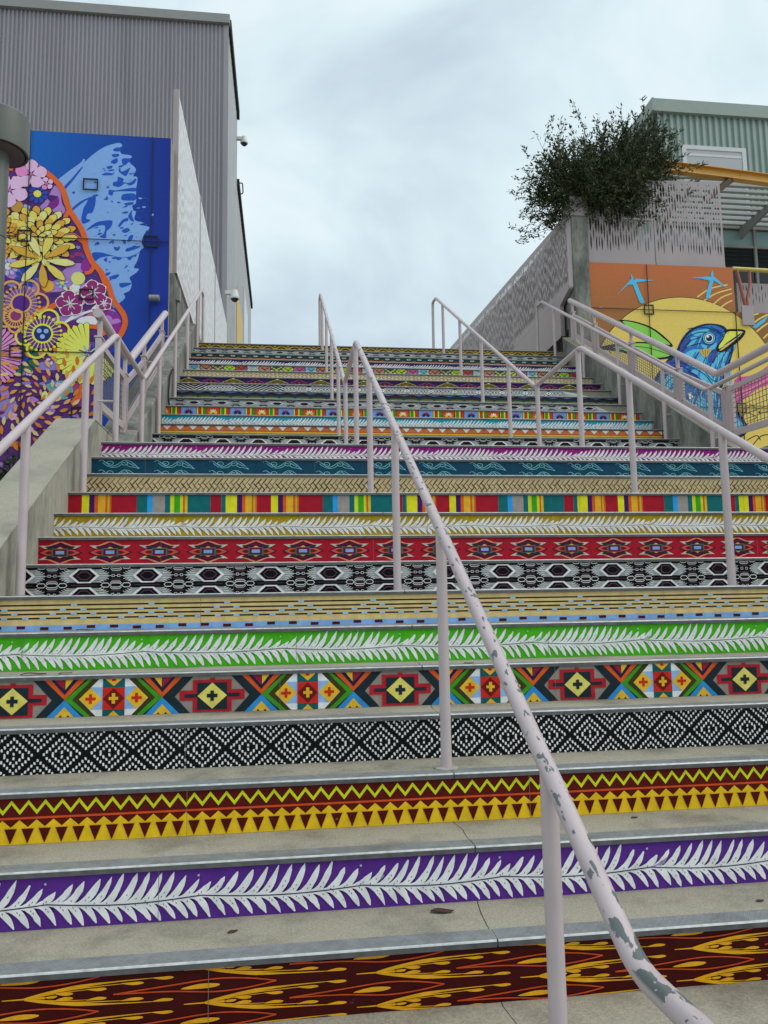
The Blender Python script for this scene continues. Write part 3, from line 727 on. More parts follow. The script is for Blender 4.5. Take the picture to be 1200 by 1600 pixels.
def geo(a, u0, u1, H):
    P = .785; C = {n: paint(h) for n, h in dict(nv='1c2a32', rd='a8202a', gy='8d827a', yl='d6c964', or_='d0561f', gr='3f8f22', ol='3a3a14', am='e3ae2d', bl='2f86c4', lb='86aede', wh='dfe3e4', te='14565a', cr='8e1f35', mr='6c1512', r2='c02a1c', nb='201d3c').items()}
    k = int((u0+1.083)/P)-1; x = -1.083+k*P
    a.rect(u0, u1, 0, H, C['gy'], 1)
    h = H
    while x < u1+P:
        for s in (1, -1):
            X = lambda f: x+s*f*P/2
            def pg(pts, c, ly):
                q = [(X(f), v*h) for f, v in pts]; a.poly(q if s > 0 else q[::-1], C[c], ly)
            # chevrons (drawn widest first)
            pg([(.19, 1.02), (.80, 1.02), (.80, -.02), (.22, -.02), (.385, .46)], 'nv', 2)
            pg([(.30, 1.02), (.52, 1.02), (.52, .46), (.511, .46)], 'or_', 3)
            pg([(.37, 1.02), (.511, .60), (.65, 1.02)], 'nb', 5)
            pg([(.405, 1.02), (.511, .72), (.511, 1.02)], 'cr', 6); pg([(.518, .74), (.60, 1.02), (.518, 1.02)], 'am', 6)
            pg([(.511, .46), (.72, 1.02), (.63, 1.02), (.511, .62)], 'or_', 4)
            pg([(.511, .46), (.75, 1.02), (1.0, 1.02), (1.0, -.02), (.72, -.02)], 'gr', 3)
            pg([(.585, .46), (.79, 1.02), (1.0, 1.02), (1.0, -.02), (.78, -.02)], 'ol', 4)
            pg([(.33, -.02), (.511, .46), (.69, -.02)], 'bl', 4); pg([(.41, -.02), (.511, .27), (.61, -.02)], 'am', 5)
            pg([(.455, -.02), (.475, .06), (.495, -.02)], 'nv', 6); pg([(.53, -.02), (.55, .06), (.57, -.02)], 'nv', 6)
            pg([(.655, .46), (.86, 1.02), (1.01, 1.02), (1.01, -.02), (.83, -.02)], 'wh', 5)
            pg([(.78, .78), (.89, .78), (.89, .18), (.78, .18)], 'lb', 6)
            pg([(.655, .47), (.77, .77), (.885, .47), (.77, .17)], 'am', 7)
            for q in ([(.718, .51), (.822, .51), (.822, .43), (.718, .43)], [(.755, .60), (.785, .60), (.785, .34), (.755, .34)]): pg(q[::-1], 'r2', 8)
            # red frame with arms
            pg([(0, .90), (.20, .90), (.20, .62), (.335, .62), (.335, .34), (.20, .34), (.20, .02), (0, .02)][::-1], 'rd', 3)
            pg([(0, .82), (.155, .82), (.155, .08), (0, .08)][::-1], 'nv', 4)
            pg([(.155, .52), (.285, .52), (.285, .42), (.155, .42)][::-1], 'nv', 4)
            pg([(0, .82), (.152, .46), (0, .10)][::-1], 'yl', 5)
            pg([(0, .515), (.055, .515), (.055, .41), (0, .41)][::-1], 'nv', 6); pg([(0, .60), (.018, .60), (.018, .32), (0, .32)][::-1], 'nv', 7)
            pg([(0, .95), (.025, .95), (.025, .90), (0, .90)][::-1], 'rd', 3)
            # centre block
            pg([(.89, 1.02), (1.001, 1.02), (1.001, -.02), (.89, -.02)][::-1], 'te', 7)
            pg([(.89, .76), (1.001, .76), (1.001, .17), (.89, .17)][::-1], 'r2', 8)
            pg([(.893, .47), (1.001, .75), (1.001, .18)][::-1], 'mr', 9)
            pg([(.953, .51), (1.001, .51), (1.001, .43), (.953, .43)][::-1], 'am', 10); pg([(.983, .61), (1.001, .61), (1.001, .33), (.983, .33)][::-1], 'am', 11)
            pg([(.905, 1.02), (1.001, 1.02), (1.001, .80)], 'am', 8); pg([(.935, -.02), (1.001, .14), (1.001, -.02)][::-1], 'am', 8)
            pg([(.98, 1.02), (1.001, 1.02), (1.001, .94), (.98, .94)], 'r2', 9)
        x += P

def dashes(a, u0, u1, H):
    a.rect(u0, u1, 0, H, paint('cdb57c'), 1); K = paint('17100c'); B = paint('8fb3d0'); Bb = paint('7ba6da'); D = paint('4a1414')
    a.rect(u0, u1, 0, .026, Bb, 2); P = .36; rr = random.Random(3)
    for r_, (v, offs) in enumerate(((.121, (0,)), (.099, (-.05, .045)), (.079, (-.095, 0, .09)), (.059, (-.14, -.045, .045, .14)))):
        a.rect(u0, u1, v-.0035, v+.0035, K, 2)
        k = int((u0+1.0)/P)-1; x = -1.0+k*P
        while x < u1+P:
            for o in offs: a.rect(x+o-.014, x+o+.014, v-.0055, v+.0055, B, 3)
            x += P
    x = -1.126-6*.1075; i = 0
    while x < u1:
        d = 0 if (i//2) % 2 else .006
        a.rect(x-.019, x+.019, .004+d, .018+d, D, 3); x += .1065; i += 1

def ikat(a, u0, u1, H, P, ph, vcs, chains, warm=False, small=1.):
    K = paint('060507'); W_ = paint('e6e8e7'); G = paint('9a9ea0'); pu = paint('7a4a68' if not warm else '7a2f2a'); pk = paint('43303a'); rr = random.Random(int(P*100))
    a.rect(u0, u1, 0, H, G, 1)
    for i in range(int((u1-u0)*60)):
        x = rr.uniform(u0, u1); ln = rr.uniform(.03, .11); v = rr.uniform(0, H); a.rect(x, x+ln, v, v+rr.uniform(.0012, .003), rr.choice((paint('c9cccb'), paint('c0c3c4'), paint('6a6d70'), paint('4a4c50'))), 2)
    k = int((u0-ph)/P)-1; s = H/.147
    for cv in chains:
        a.rect(u0, u1, cv-.014*s, cv+.014*s, K, 3); a.rect(u0, u1, cv-.0022*s, cv+.0022*s, pk, 4)
    for i in range(int((u1-u0)/P)+3):
        x = ph+(k+i)*P; m = x+P/2
        for cv in chains:
            for sg in (1, -1):
                st = [(-.29, 0), (-.29, .008), (-.25, .014), (-.21, .023), (-.17, .031), (-.13, .040), (-.10, .048), (.10, .048), (.13, .040), (.17, .031), (.21, .023), (.25, .014), (.29, .008), (.29, 0)]
                q = [(m+u*P, cv+sg*v*s) for u, v in st]; a.poly(q[::-1] if sg > 0 else q, K, 4)
                for uu in (.115, .15, .185, .22):           # frayed comb edges
                    for s2 in (1, -1): a.stroke([(m+s2*(uu-.0)*P, cv+sg*(.051-uu*.17)*s), (m+s2*(uu+.045)*P, cv+sg*(.056-uu*.17)*s)], .0026, W_, 5)
                a.poly([(m-.10*P, cv+sg*.030*s), (m, cv+sg*.020*s), (m+.10*P, cv+sg*.030*s), (m, cv+sg*.034*s)][::sg], pk, 5)
            for cx, hw in ((-.165, .07), (0, .10), (.165, .07)):
                hx = [(m+(cx-hw)*P, cv), (m+(cx-hw*.55)*P, cv+.0105*s), (m+(cx+hw*.55)*P, cv+.0105*s), (m+(cx+hw)*P, cv), (m+(cx+hw*.55)*P, cv-.0105*s), (m+(cx-hw*.55)*P, cv-.0105*s)]
                a.stroke(hx, .0036, W_, 6, True)
            a.stroke([(m-.09*P, cv+.0105*s), (m-.06*P, cv+.0195*s), (m+.06*P, cv+.0195*s), (m+.09*P, cv+.0105*s)], .003, W_, 6)
            a.stroke([(m-.09*P, cv-.0105*s), (m-.06*P, cv-.0195*s), (m+.06*P, cv-.0195*s), (m+.09*P, cv-.0105*s)], .003, W_, 6)
        for vc in vcs:
            hh = .0375*s*small
            hexa = lambda w_, h_: [(x-w_*P, vc), (x-w_*.42*P, vc-h_), (x+w_*.42*P, vc-h_), (x+w_*P, vc), (x+w_*.42*P, vc+h_), (x-w_*.42*P, vc+h_)]
            a.poly(hexa(.245, hh), W_, 5); a.poly(hexa(.185, hh*.82), K, 6); a.stroke(hexa(.115, hh*.52), .0028, pu, 7, True)
            for j in range(5):
                vv = vc+(j-2)*hh*.3
                for s2 in (1, -1): a.rect(*sorted((x+s2*.24*P, x+s2*(.34-abs(j-2)*.02)*P)), vv-.0012, vv+.0012, W_, 4)
            for s2 in (-1, 1):
                sq = [(m+s2*.045*P-.006, vc-.0055), (m+s2*.045*P+.006, vc-.0055), (m+s2*.045*P+.006, vc+.0055), (m+s2*.045*P-.006, vc+.0055)]
                a.poly([(m+s2*.045*P-.0085, vc-.008), (m+s2*.045*P+.0085, vc-.008), (m+s2*.045*P+.0085, vc+.008), (m+s2*.045*P-.0085, vc+.008)], K, 5); a.stroke(sq, .0028, W_, 7, True)
            a.rect(m-.2*P, m+.2*P, vc-.001, vc+.001, W_, 4)

def redweave(a, u0, u1, H):
    a.rect(u0, u1, 0, H, paint('a31528'), 1); P = .2657; k = int((u0+1.225)/P)-1
    T = paint('2a6a68'); B = paint('7d9fdc'); Y = paint('e6b04a'); OR = paint('c4533c'); PU = paint('42123c'); SA = paint('dd8a62'); GY = paint('b9b8ac'); DG = paint('27301f'); DR = paint('6c0f22')
    vc = H*.47
    for i in range(int((u1-u0)/P)+3):
        x = -1.225+P*(k+i)
        for s in (1, -1):
            X = lambda f: x+s*f*P
            def pg(pts, c, ly):
                for t in (1, -1):
                    q = [(X(f), vc+t*v*H) for f, v in pts]; a.poly(q if s*t > 0 else q[::-1], c, ly)
            pg([(0, .47), (.05, .47), (.25, .30), (.25, .275), (.2, .275), (0, .44)][::-1], SA, 2)
            pg([(0, .42), (.22, .27), (.28, .20), (0, .20)][::-1], PU, 3); pg([(0, .36), (.12, .26), (0, .26)][::-1], DR, 4)
            pg([(0, .24), (.075, .165), (0, .165)][::-1], Y, 5)
            pg([(.19, .30), (.42, .30), (.30, .17), (.14, .17), (.30, .26)], GY, 4); pg([(.13, .235), (.30, .235), (.24, .16), (.16, .16)][::-1], DG, 5)
            pg([(.16, .155), (.27, .155), (.45, 0), (.16, 0)], PU, 4); pg([(.17, .12), (.27, .12), (.40, 0), (.17, 0)], OR, 5); pg([(.17, .07), (.23, .07), (.30, 0), (.17, 0)], DR, 6)
            pg([(0, .175), (.165, .175), (.165, 0), (0, 0)][::-1], T, 6); pg([(0, .14), (.135, .14), (.135, 0), (0, 0)][::-1], DR, 7); pg([(0, .07), (.085, .07), (.085, 0), (0, 0)][::-1], B, 8)
    a.rect(u0, u1, H*.985, H, paint('8a1226'), 2)

def stripes(a, u0, u1, H):
    seq = [('d9d320', 308, 335), ('40155c', 335, 355), ('cf5a1c', 355, 368), ('e9a72a', 368, 395), ('cf5a1c', 395, 404), ('b0b02f', 404, 411), ('cf5a1c', 411, 418), ('a01528', 418, 513), ('0f6468', 513, 553), ('2c96e0', 553, 574), ('968d88', 574, 620), ('0f6468', 620, 640), ('c4cf2a', 640, 655), ('3f9c1c', 655, 678), ('c4cf2a', 678, 688), ('cf5a1c', 688, 696), ('c9b52a', 696, 706), ('0f6468', 706, 795), ('a01528', 795, 835), ('0f6468', 835, 853), ('d9d320', 853, 897), ('40155c', 897, 917), ('cf5a1c', 917, 930), ('e9a72a', 930, 955), ('cf5a1c', 955, 961), ('b0b02f', 961, 968), ('cf5a1c', 968, 975), ('a01528', 975, 1030)]
    P = 1.171; sc_ = P/722; k = math.floor((u0+1.258)/P)-1
    for i in range(8):
        for h, p, q in seq: a.rect(-1.258+(k+i)*P+(p-308)*sc_, -1.258+(k+i)*P+(q-308)*sc_, 0, H, paint(h), 1)

def basket(a, u0, u1, H, P=.185, col='c3ae84', dk='4a3a22'):
    a.rect(u0, u1, 0, H, paint(col), 1); D = paint(dk); rr = random.Random(2); L = paint('d8c8a0')
    n = 5; d = P/n
    for i in range(int((u1-u0)/P)+3):
        x = u0+(i-1)*P
        for row in range(2):
            for q in range(n):
                for s in ((1, -1)):
                    # diagonal herringbone: a run of bars each way
                    bx = x+(q*d if s > 0 else P/2+q*d); v0 = row*H/2+(0 if s > 0 else -H/4)
                    w_ = P*.40; h_ = H*.5*.80
                    p0 = (bx, v0+.004); p1 = (bx+s*w_*.5, v0+h_)
                    wd = .0085*rr.uniform(.6, 1.3); j = rr.uniform(-.002, .002)
                    a.stroke([(p0[0]+j, p0[1]), ((p0[0]+p1[0])/2, (p0[1]+p1[1])/2+j), (p1[0]-j, p1[1])], [wd*.6, wd, wd*.6], D, 2)
                    if q % 2 == 0: a.stroke([(p0[0]+.009, p0[1]), (p1[0]+.009, p1[1])], .003, L, 2)

def basket2(a, u0, u1, H, P=.205, col='c9b894', dk='3c2c1c'):
    a.rect(u0, u1, 0, H, paint(col), 1); D = paint(dk); rr = random.Random(9)
    n = int((u1-u0)/(P/4))+8
    for i in range(n):
        u = u0+i*P/4-.2
        for row in range(4):
            vb = row*H/4
            s = 1 if (int((u-u0+1)/(P/2))+row) % 2 else -1
            for q in range(1):
                wd = .0075*rr.uniform(.8, 1.15)
                a.stroke([(u-s*P*.10, vb-.003), (u, vb+H/8), (u+s*P*.10, vb+H/4+.003)], [wd*.7, wd, wd*.7], D, 2)

def curls(a, u0, u1, H):
    a.rect(u0, u1, 0, H, paint('0d4352'), 1); P = .3795; k = int((u0+1.15)/P)-1; Lc = paint('7fc0cc'); Dc = paint('23407a')
    def spiral(cx, cv, r0, t0, turns, sg):
        return [(cx+1.3*r0*(1-.75*i/14)*cos(t0+sg*turns*2*pi*i/14), cv+1.3*r0*(1-.75*i/14)*.85*sin(t0+sg*turns*2*pi*i/14)) for i in range(15)]
    for i in range(int((u1-u0)/P)+3):
        for off, c, wd in ((0, Lc, .0050), (P/2, Dc, .0042)):
            x = -1.15+(k+i)*P+off
            for vc, fl in ((H*.72, 1), (H*.06, -1)):
                for q in (1,):
                    a.stroke(smooth_line([(x-.145, vc+.022), (x-.12, vc+.034), (x-.092, vc+.008), (x-.055, vc-.024), (x-.02, vc-.012), (x+.005, vc+.012), (x+.03, vc+.033), (x+.06, vc+.031), (x+.085, vc+.012), (x+.135, vc-.048)], 4), wd, c, 2)
                    a.stroke(spiral(x-.068, vc+.008, .024, -1.8, 1.2, 1), wd*.9, c, 3)
                    a.stroke(spiral(x+.030, vc+.004, .022, 1.2, 1.2, -1), wd*.9, c, 3)
                    a.stroke(smooth_line([(x-.115, vc+.010), (x-.085, vc-.022), (x-.05, vc-.036), (x-.012, vc-.030), (x+.012, vc-.008)], 4), wd*.9, c, 2)
                    a.stroke(smooth_line([(x+.05, vc-.014), (x+.07, vc-.030), (x+.10, vc-.034), (x+.135, vc-.048)], 4), wd*.9, c, 2)
                    a.stroke(smooth_line([(x+.045, vc+.020), (x+.075, vc-.002), (x+.10, vc-.022)], 4), wd*.8, c, 3)

def triband(a, u0, u1, H):
    a.rect(u0, u1, 0, H, paint('c06a3e'), 1); W_ = paint('e6e2d6'); P = .132
    a.rect(u0, u1, H*.955, H, paint('3a1a18'), 2); a.rect(u0, u1, H*.36, H*.43, paint('a51f14'), 2); a.rect(u0, u1, H*.17, H*.36, paint('d9a52e'), 2); a.rect(u0, u1, H*.09, H*.17, paint('7a8a3a'), 2); a.rect(u0, u1, 0, H*.09, paint('173a30'), 2)
    x = -1.208
    while x < u1:
        a.poly([(x-.042, H*.95), (x, H*.48), (x+.042, H*.95)], W_, 3); x += P
    a.stroke([(u1-.02, 0), (u1-.02, H)], .012, paint('141414'), 4)

def flowers(a, u0, u1, H):
    P = .536; x = -1.058-.268; G = paint('2f8a22'); Y = paint('d9c83a'); O = paint('c8481c'); B = paint('6f94d2'); K = paint('1c1614'); R_ = paint('b8391c')
    a.rect(u0, u1, 0, H, O, 1)
    while x < u1+P:
        # orange block with yellow star at x, blue block with dark red star at x+P/2
        a.rect(x+.072, x+.196, 0, H, Y, 2)
        for c, p, q in ((K, .070, .078), (G, .088, .118), (K, .118, .122), (Y, .122, .142), (K, .142, .148), (R_, .148, .180), (K, .180, .186)): a.rect(x+p, x+q, 0, H, c, 3)
        a.rect(x+.186, x+.350, 0, H, B, 3)
        for c, p, q in ((K, .350, .356), (Y, .356, .372), (K, .372, .377), (R_, .377, .408), (Y, .408, .424), (K, .424, .428), (G, .428, .456), (K, .456, .460)): a.rect(x+p, x+q, 0, H, c, 3)
        for cx, cc, c2 in ((x, 'e9c83a', 'efe6da'), (x+.268, '16262c', '8e1436')):
            c = paint(cc); c2 = paint(c2)
            for an in (0, 35, 145, 180, -35, -145):
                d = Vector((cos(radians(an)), sin(radians(an)))); n_ = Vector((-d.y, d.x)); o = Vector((cx, H*.32))
                a.poly([tuple(o), tuple(o+d*.030-n_*.011), tuple(o+d*.056), tuple(o+d*.030+n_*.011)], c, 5)
            for an in (62, 90, 118):
                d = Vector((cos(radians(an)), sin(radians(an)))); n_ = Vector((-d.y, d.x)); o = Vector((cx, H*.36))
                a.poly([tuple(o), tuple(o+d*.032-n_*.010), tuple(o+d*.07), tuple(o+d*.032+n_*.010)], c2, 6)
        x += P

def wavy(a, u0, u1, H):
    a.rect(u0, u1, 0, H, paint('14181c'), 1); P = .19; x0 = -1.3
    rows = [(.93, .05, '5b82bd', 6, .16), (.72, .05, '6e3a4a', 5, .030), (.60, .05, '3a5a86', 5, .03), (.46, .05, '3f6a4a', 4, .035), (.33, .045, '7a8a5c', 3, .035), (.20, .045, 'a9b67c', 3, .045), (.08, .045, '8a966a', 2, .05)]
    n = int((u1-u0)/P)+2
    for i in range(n):
        x = x0+i*P
        a.poly([(x, H), (x+P/2, H*.80), (x+P, H)], paint('5f88c6'), 2)
        for v, am, h, ly, w_ in rows[1:]:
            a.stroke([(x, H*(v+am)), (x+P/2, H*(v-am)), (x+P, H*(v+am))], H*w_, paint(h), 2+ly % 3)
        for v in (.26, .13): a.disc(x+P/2, H*v, .02, paint('20301e'), 5, 6, H*.03)

def chevbw(a, u0, u1, H):
    a.rect(u0, u1, 0, H, paint('0e0e10'), 1); W_ = paint('dfe0dd'); P = .31; x0 = u0-.1
    n = int((u1-u0)/P)+3; rr = random.Random(4)
    for i in range(n):
        x = x0+i*P
        if i % 3 == 2 or i > 5:
            for l in (.14, .42, .70, .98, 1.26):
                h_ = H*l*.62
                for s in (1, -1):
                    for t in (1, -1): a.stroke([(x+s*P*.5*l*.98, H*.5), (x, H*.5+t*h_*1.25)], .0135, W_, 2)
        else:
            for l in range(7):
                d = l*.30-.5; s_ = 1 if i % 2 else -1
                for s in (1, -1): a.stroke([(x, H*(1.2*d)+H*.35*(1-s_)), (x+s*P*.5, H*(1.2*d+.9*s_)+H*.35*(1-s_))], .0135, W_, 2)

def tents(a, u0, u1, H):
    a.rect(u0, u1, 0, H, paint('351356'), 1); P = .5545; x = -1.198
    Yg = paint('c2b52e'); Br = paint('7a4a26'); R_ = paint('b5302c'); B = paint('5a86b8'); DR = paint('651a30'); G = paint('2c4a22'); Lg = paint('bfe08a')
    while x < u1+P:
        for cx, o1, o2, f1, f2 in ((x, Yg, paint('6f8a28'), Br, G), (x+P/2, paint('7c1c4a'), paint('5a7ab0'), R_, DR)):
            for w_, c, ly in ((.200, o1, 2), (.180, paint('351356'), 3), (.168, o2, 4), (.150, paint('241433') if f1 is R_ else paint('7a5a24'), 5)):
                a.poly([(cx-w_*.92, 0), (cx+w_*.92, 0), (cx, H*(1.0+(w_-.2)*3.5))], c, ly)
            for r_ in range(3):
                for q in range(-2+r_, 3-r_):
                    a.poly([(cx+q*.052, H*(.02+.26*r_)), (cx+q*.052+.024, H*(.15+.26*r_)), (cx+q*.052, H*(.28+.26*r_)), (cx+q*.052-.024, H*(.15+.26*r_))], (f1 if (q+r_) % 2 else f2), 6)
            a.poly([(cx-.022, H*.86), (cx, H*.72), (cx+.022, H*.86), (cx, H*.99)], Lg if f1 is Br else DR, 7)
            a.poly([(cx-.03, 0), (cx+.03, 0), (cx, H*.18)], B if f1 is R_ else Lg, 7)
        x += P

def squares(a, u0, u1, H):
    P = .1558; x = -1.201-P/2; i = 0
    pal = [('7ba6da', 'd9c86a', '3f8f2a'), ('c9764a', '2b4a6a', '14464a'), ('0f5558', 'd8b35a', 'c9a03a'), ('b8c428', '2b5a8a', '3f8f2a'), ('b8452c', '2b4a6a', '6a2a4a'), ('7ba6da', 'd9c86a', 'c9b52a'), ('c9764a', '4a7a8a', '2a4a4a'), ('0f5558', 'd9c86a', 'c9b52a'), ('b8c428', '2b5a8a', '3a6a2a'), ('b05a8a', '4a6aa8', '8a2a4a')]
    a.rect(u0, u1, 0, H, paint('141c26'), 1)
    while x < u1+P:
        c, k, g = (paint(q) for q in pal[i % len(pal)]); i += 1
        a.rect(x+.006, x+P-.004, H*.03, H*.97, c, 2); s = .022
        for dx, dv, cc in ((0, .72, k), (P-.034, .72, k), (.028, .46, g), (P-.062, .46, g), (.053, .22, g), (P-.088, .22, g), (P/2-.012, .02, g), (.022, .70, c), (0, .02, k), (P-.034, .02, k)):
            a.rect(x+.006+dx, x+.006+dx+s+.006, H*dv, H*(dv+.24), cc, 3)
        x += P

def dotswave(a, u0, u1, H):
    a.rect(u0, u1, 0, H, paint('b8481f'), 1); a.rect(u0, u1, H*.46, H, paint('0e4442'), 2); a.rect(u0, u1, H*.34, H*.46, paint('2c1210'), 2)
    x = -1.2; W_ = paint('a9c4bc'); P = .158
    while x < u1:
        a.disc(x, H*.72, .034, W_, 3, 8, H*.18); a.disc(x, H*.72, .014, paint('4a7a78'), 4, 6, H*.08)
        a.stroke([(x-P/2, H*.36), (x-P/4, H*.30), (x, H*.12), (x+P/4, H*.30), (x+P/2, H*.36)], H*.15, paint('5c120c'), 3); a.stroke([(x-P/2, H*.30), (x, H*.06), (x+P/2, H*.30)], H*.06, paint('dd9a6a'), 4)
        x += P

def arches(a, u0, u1, H):
    a.rect(u0, u1, 0, H, paint('a58a2e'), 1); P = .193; x = -1.2; K = paint('2a2210'); Bn = paint('8a5a44'); T = paint('d0b04a')
    a.rect(u0, u1, H*.90, H, K, 2)
    i = 0
    while x < u1+P:
        a.poly([(x-.070, 0), (x+.070, 0), (x+.05, H*.42), (x, H*.66), (x-.05, H*.42)], K, 2)
        a.poly([(x-.044, H*.03), (x+.044, H*.03), (x, H*.42)], Bn if i % 2 else paint('8a7030'), 3)
        a.poly([(x+P/2-.055, H*.88), (x+P/2, H*.35), (x+P/2+.055, H*.88)], K, 2); a.poly([(x+P/2-.028, H*.86), (x+P/2, H*.58), (x+P/2+.028, H*.86)], T, 3)
        x += P; i += 1

HL = .1470; HU = .1495
def riser(key, y, zb, fn, label, H, x0, x1, par, lo=0):
    a = Art(x0, x1, 0, H)
    a.vt = (lo, (H-lo)/H)
    fn(a, x0, x1, H)
    a.vt = (0, 1); rs = random.Random(par*7); xs_ = x0+rs.uniform(.3, 1.1)
    while xs_ < x1-.2:      # butt joints between the printed strips
        a.stroke([(xs_, 0), (xs_+rs.uniform(-.001, .001), H)], .0016, paint('6d6a64'), 11.5); xs_ += 1.19
    if lo: a.vt = (0, 1); a.rect(x0, x1, 0, lo, a.p[0][1], 1)
    o = a.build('riser_panel', (0, y+.0115, zb+.0008), M_print)
    st = steps[par]; o.parent = st
    o['label'] = label
    return o
low = {1: (lambda a, u0, u1, H: flames(a, u0, u1, H), 'maroon riser with yellow flame fronds and orange leaf outlines'),
 2: (lambda a, u0, u1, H: fern(a, u0, u1, H, .4655, -.692, '552a82', .44, '2a1444'), 'purple riser with large white fern'),
 3: (zigtri, 'maroon riser with lime zigzag above yellow triangles'),
 4: (diamonds, 'black riser with white dashed concentric diamonds'),
 5: (geo, 'multicoloured riser of crosses, chevrons and diamonds'),
 6: (lambda a, u0, u1, H: fern(a, u0, u1, H, .582, -1.207, '46aa18', .47, '235c12'), 'bright green riser with white fern'),
 7: (dashes, 'tan riser with broken black lines and a blue base band'),
 8: (lambda a, u0, u1, H: ikat(a, u0, u1, H, .3165, -.708, (H*.71, H*.05), (H*.38, H*1.03)), 'black and gray ikat riser with two rows of eyes'),
 9: (redweave, 'crimson riser of woven diamonds with blue centres'),
 10: (lambda a, u0, u1, H: fern(a, u0, u1, H, .585, -1.195, 'a88d14', .46, '6f5a10'), 'olive yellow riser with white fern'),
 11: (stripes, 'riser of vertical multicoloured stripes'),
 12: (basket, 'tan riser printed like woven basketry'),
 13: (curls, 'dark teal riser with pale scroll outlines'),
 14: (lambda a, u0, u1, H: fern(a, u0, u1, H, .580, -1.196, '8f1878', .30, '6a1058', low=1.3), 'magenta riser with white fern')}
for k, (fn, lab) in low.items():
    riser(k, YL(k), ZL(k-1), fn, lab, HL, XL0 if k >= 8 else -1.95, XR0-.002, k, {9: .018, 10: .025, 11: 0, 12: .03, 13: .042, 14: .048}.get(k, 0))
X0 = -1.304
upper = {15: (lambda a, u0, u1, H: ikat(a, u0, u1, H, .3585, -.977, (H*.56, H*.0), (H*.92, H*.28), True), 'black and gray ikat riser with flat-topped eyes'),
 16: (triband, 'orange riser with white triangles over striped bands'),
 17: (lambda a, u0, u1, H: fern(a, u0, u1, H, .588, -1.19, '1f9fb6', .27, '157a90', low=1.3), 'cyan riser with white fern'),
 18: (flowers, 'orange and blue riser with star flowers between stripes'),
 19: (lambda a, u0, u1, H: ikat(a, u0, u1, H, .3165, -1.035, (H*.50,), (H*1.0, H*-.02), False, .95), 'gray ikat riser with single eyes'),
 20: (wavy, 'dark riser of thin blue and green zigzag lines'),
 21: (chevbw, 'black and white chevron riser'),
 22: (tents, 'purple riser with yellow and red tent shapes'),
 23: (basket2, 'tan and dark herringbone riser'),
 24: (squares, 'riser of coloured squares with crosses'),
 25: (lambda a, u0, u1, H: fern(a, u0, u1, H, .60, -1.19, '3a1c62', .18, '241040', low=1.3), 'dark violet riser with white fern'),
 26: (dotswave, 'teal riser with pale dots over an orange wave'),
 27: (lambda a, u0, u1, H: ikat(a, u0, u1, H, .3165, -1.019, (H*.52,), (H*1.02, H*.0), True, 1.0), 'gray ikat riser with dark red eyes'),
 28: (arches, 'dull yellow riser with dark arches')}
for n, (fn, lab) in upper.items():
    j = n-12; x1 = {19: 3.80, 21: 3.62}.get(n, 4.235)
    riser(n, YU(j), ZU(j-1), fn, lab, HU, X0, x1, 14+j, 0 if n == 15 else ZU(j-1)*(YU(j)/YU(j-1)-1)*.97)
# two riser prints have come unstuck at their right-hand ends
for n, xa, xb in ((19, 3.79, 4.02), (21, 3.60, 4.12)):
    j = n-12; y = YU(j)+.008; z = ZU(j-1)
    V = []; Fc = []; m_ = 9
    for i in range(m_):
        t = i/(m_-1); x = xa+(xb-xa)*t; cy = .03*sin(t*pi)+.012
        for q in range(4):
            f = q/3; V.append((x+.02*sin(q*1.3+t*3), y-cy*(.4+f*.9)-.004*cos(q*2+i), z+.004+(.135*(1-t*.85))*f+.008*sin(i*1.1+q)*(1-f)))
    for i in range(m_-1):
        for q in range(3): Fc.append((i*4+q, (i+1)*4+q, (i+1)*4+q+1, i*4+q+1))
    o = mesh_obj('peeled_print', V, Fc, M_camwhite, None, True); st = steps[14+j]; o.parent = st; o['label'] = 'loose curl of riser print peeling off'
    s_ = o.modifiers.new('solidify', 'SOLIDIFY'); s_.thickness = .0012
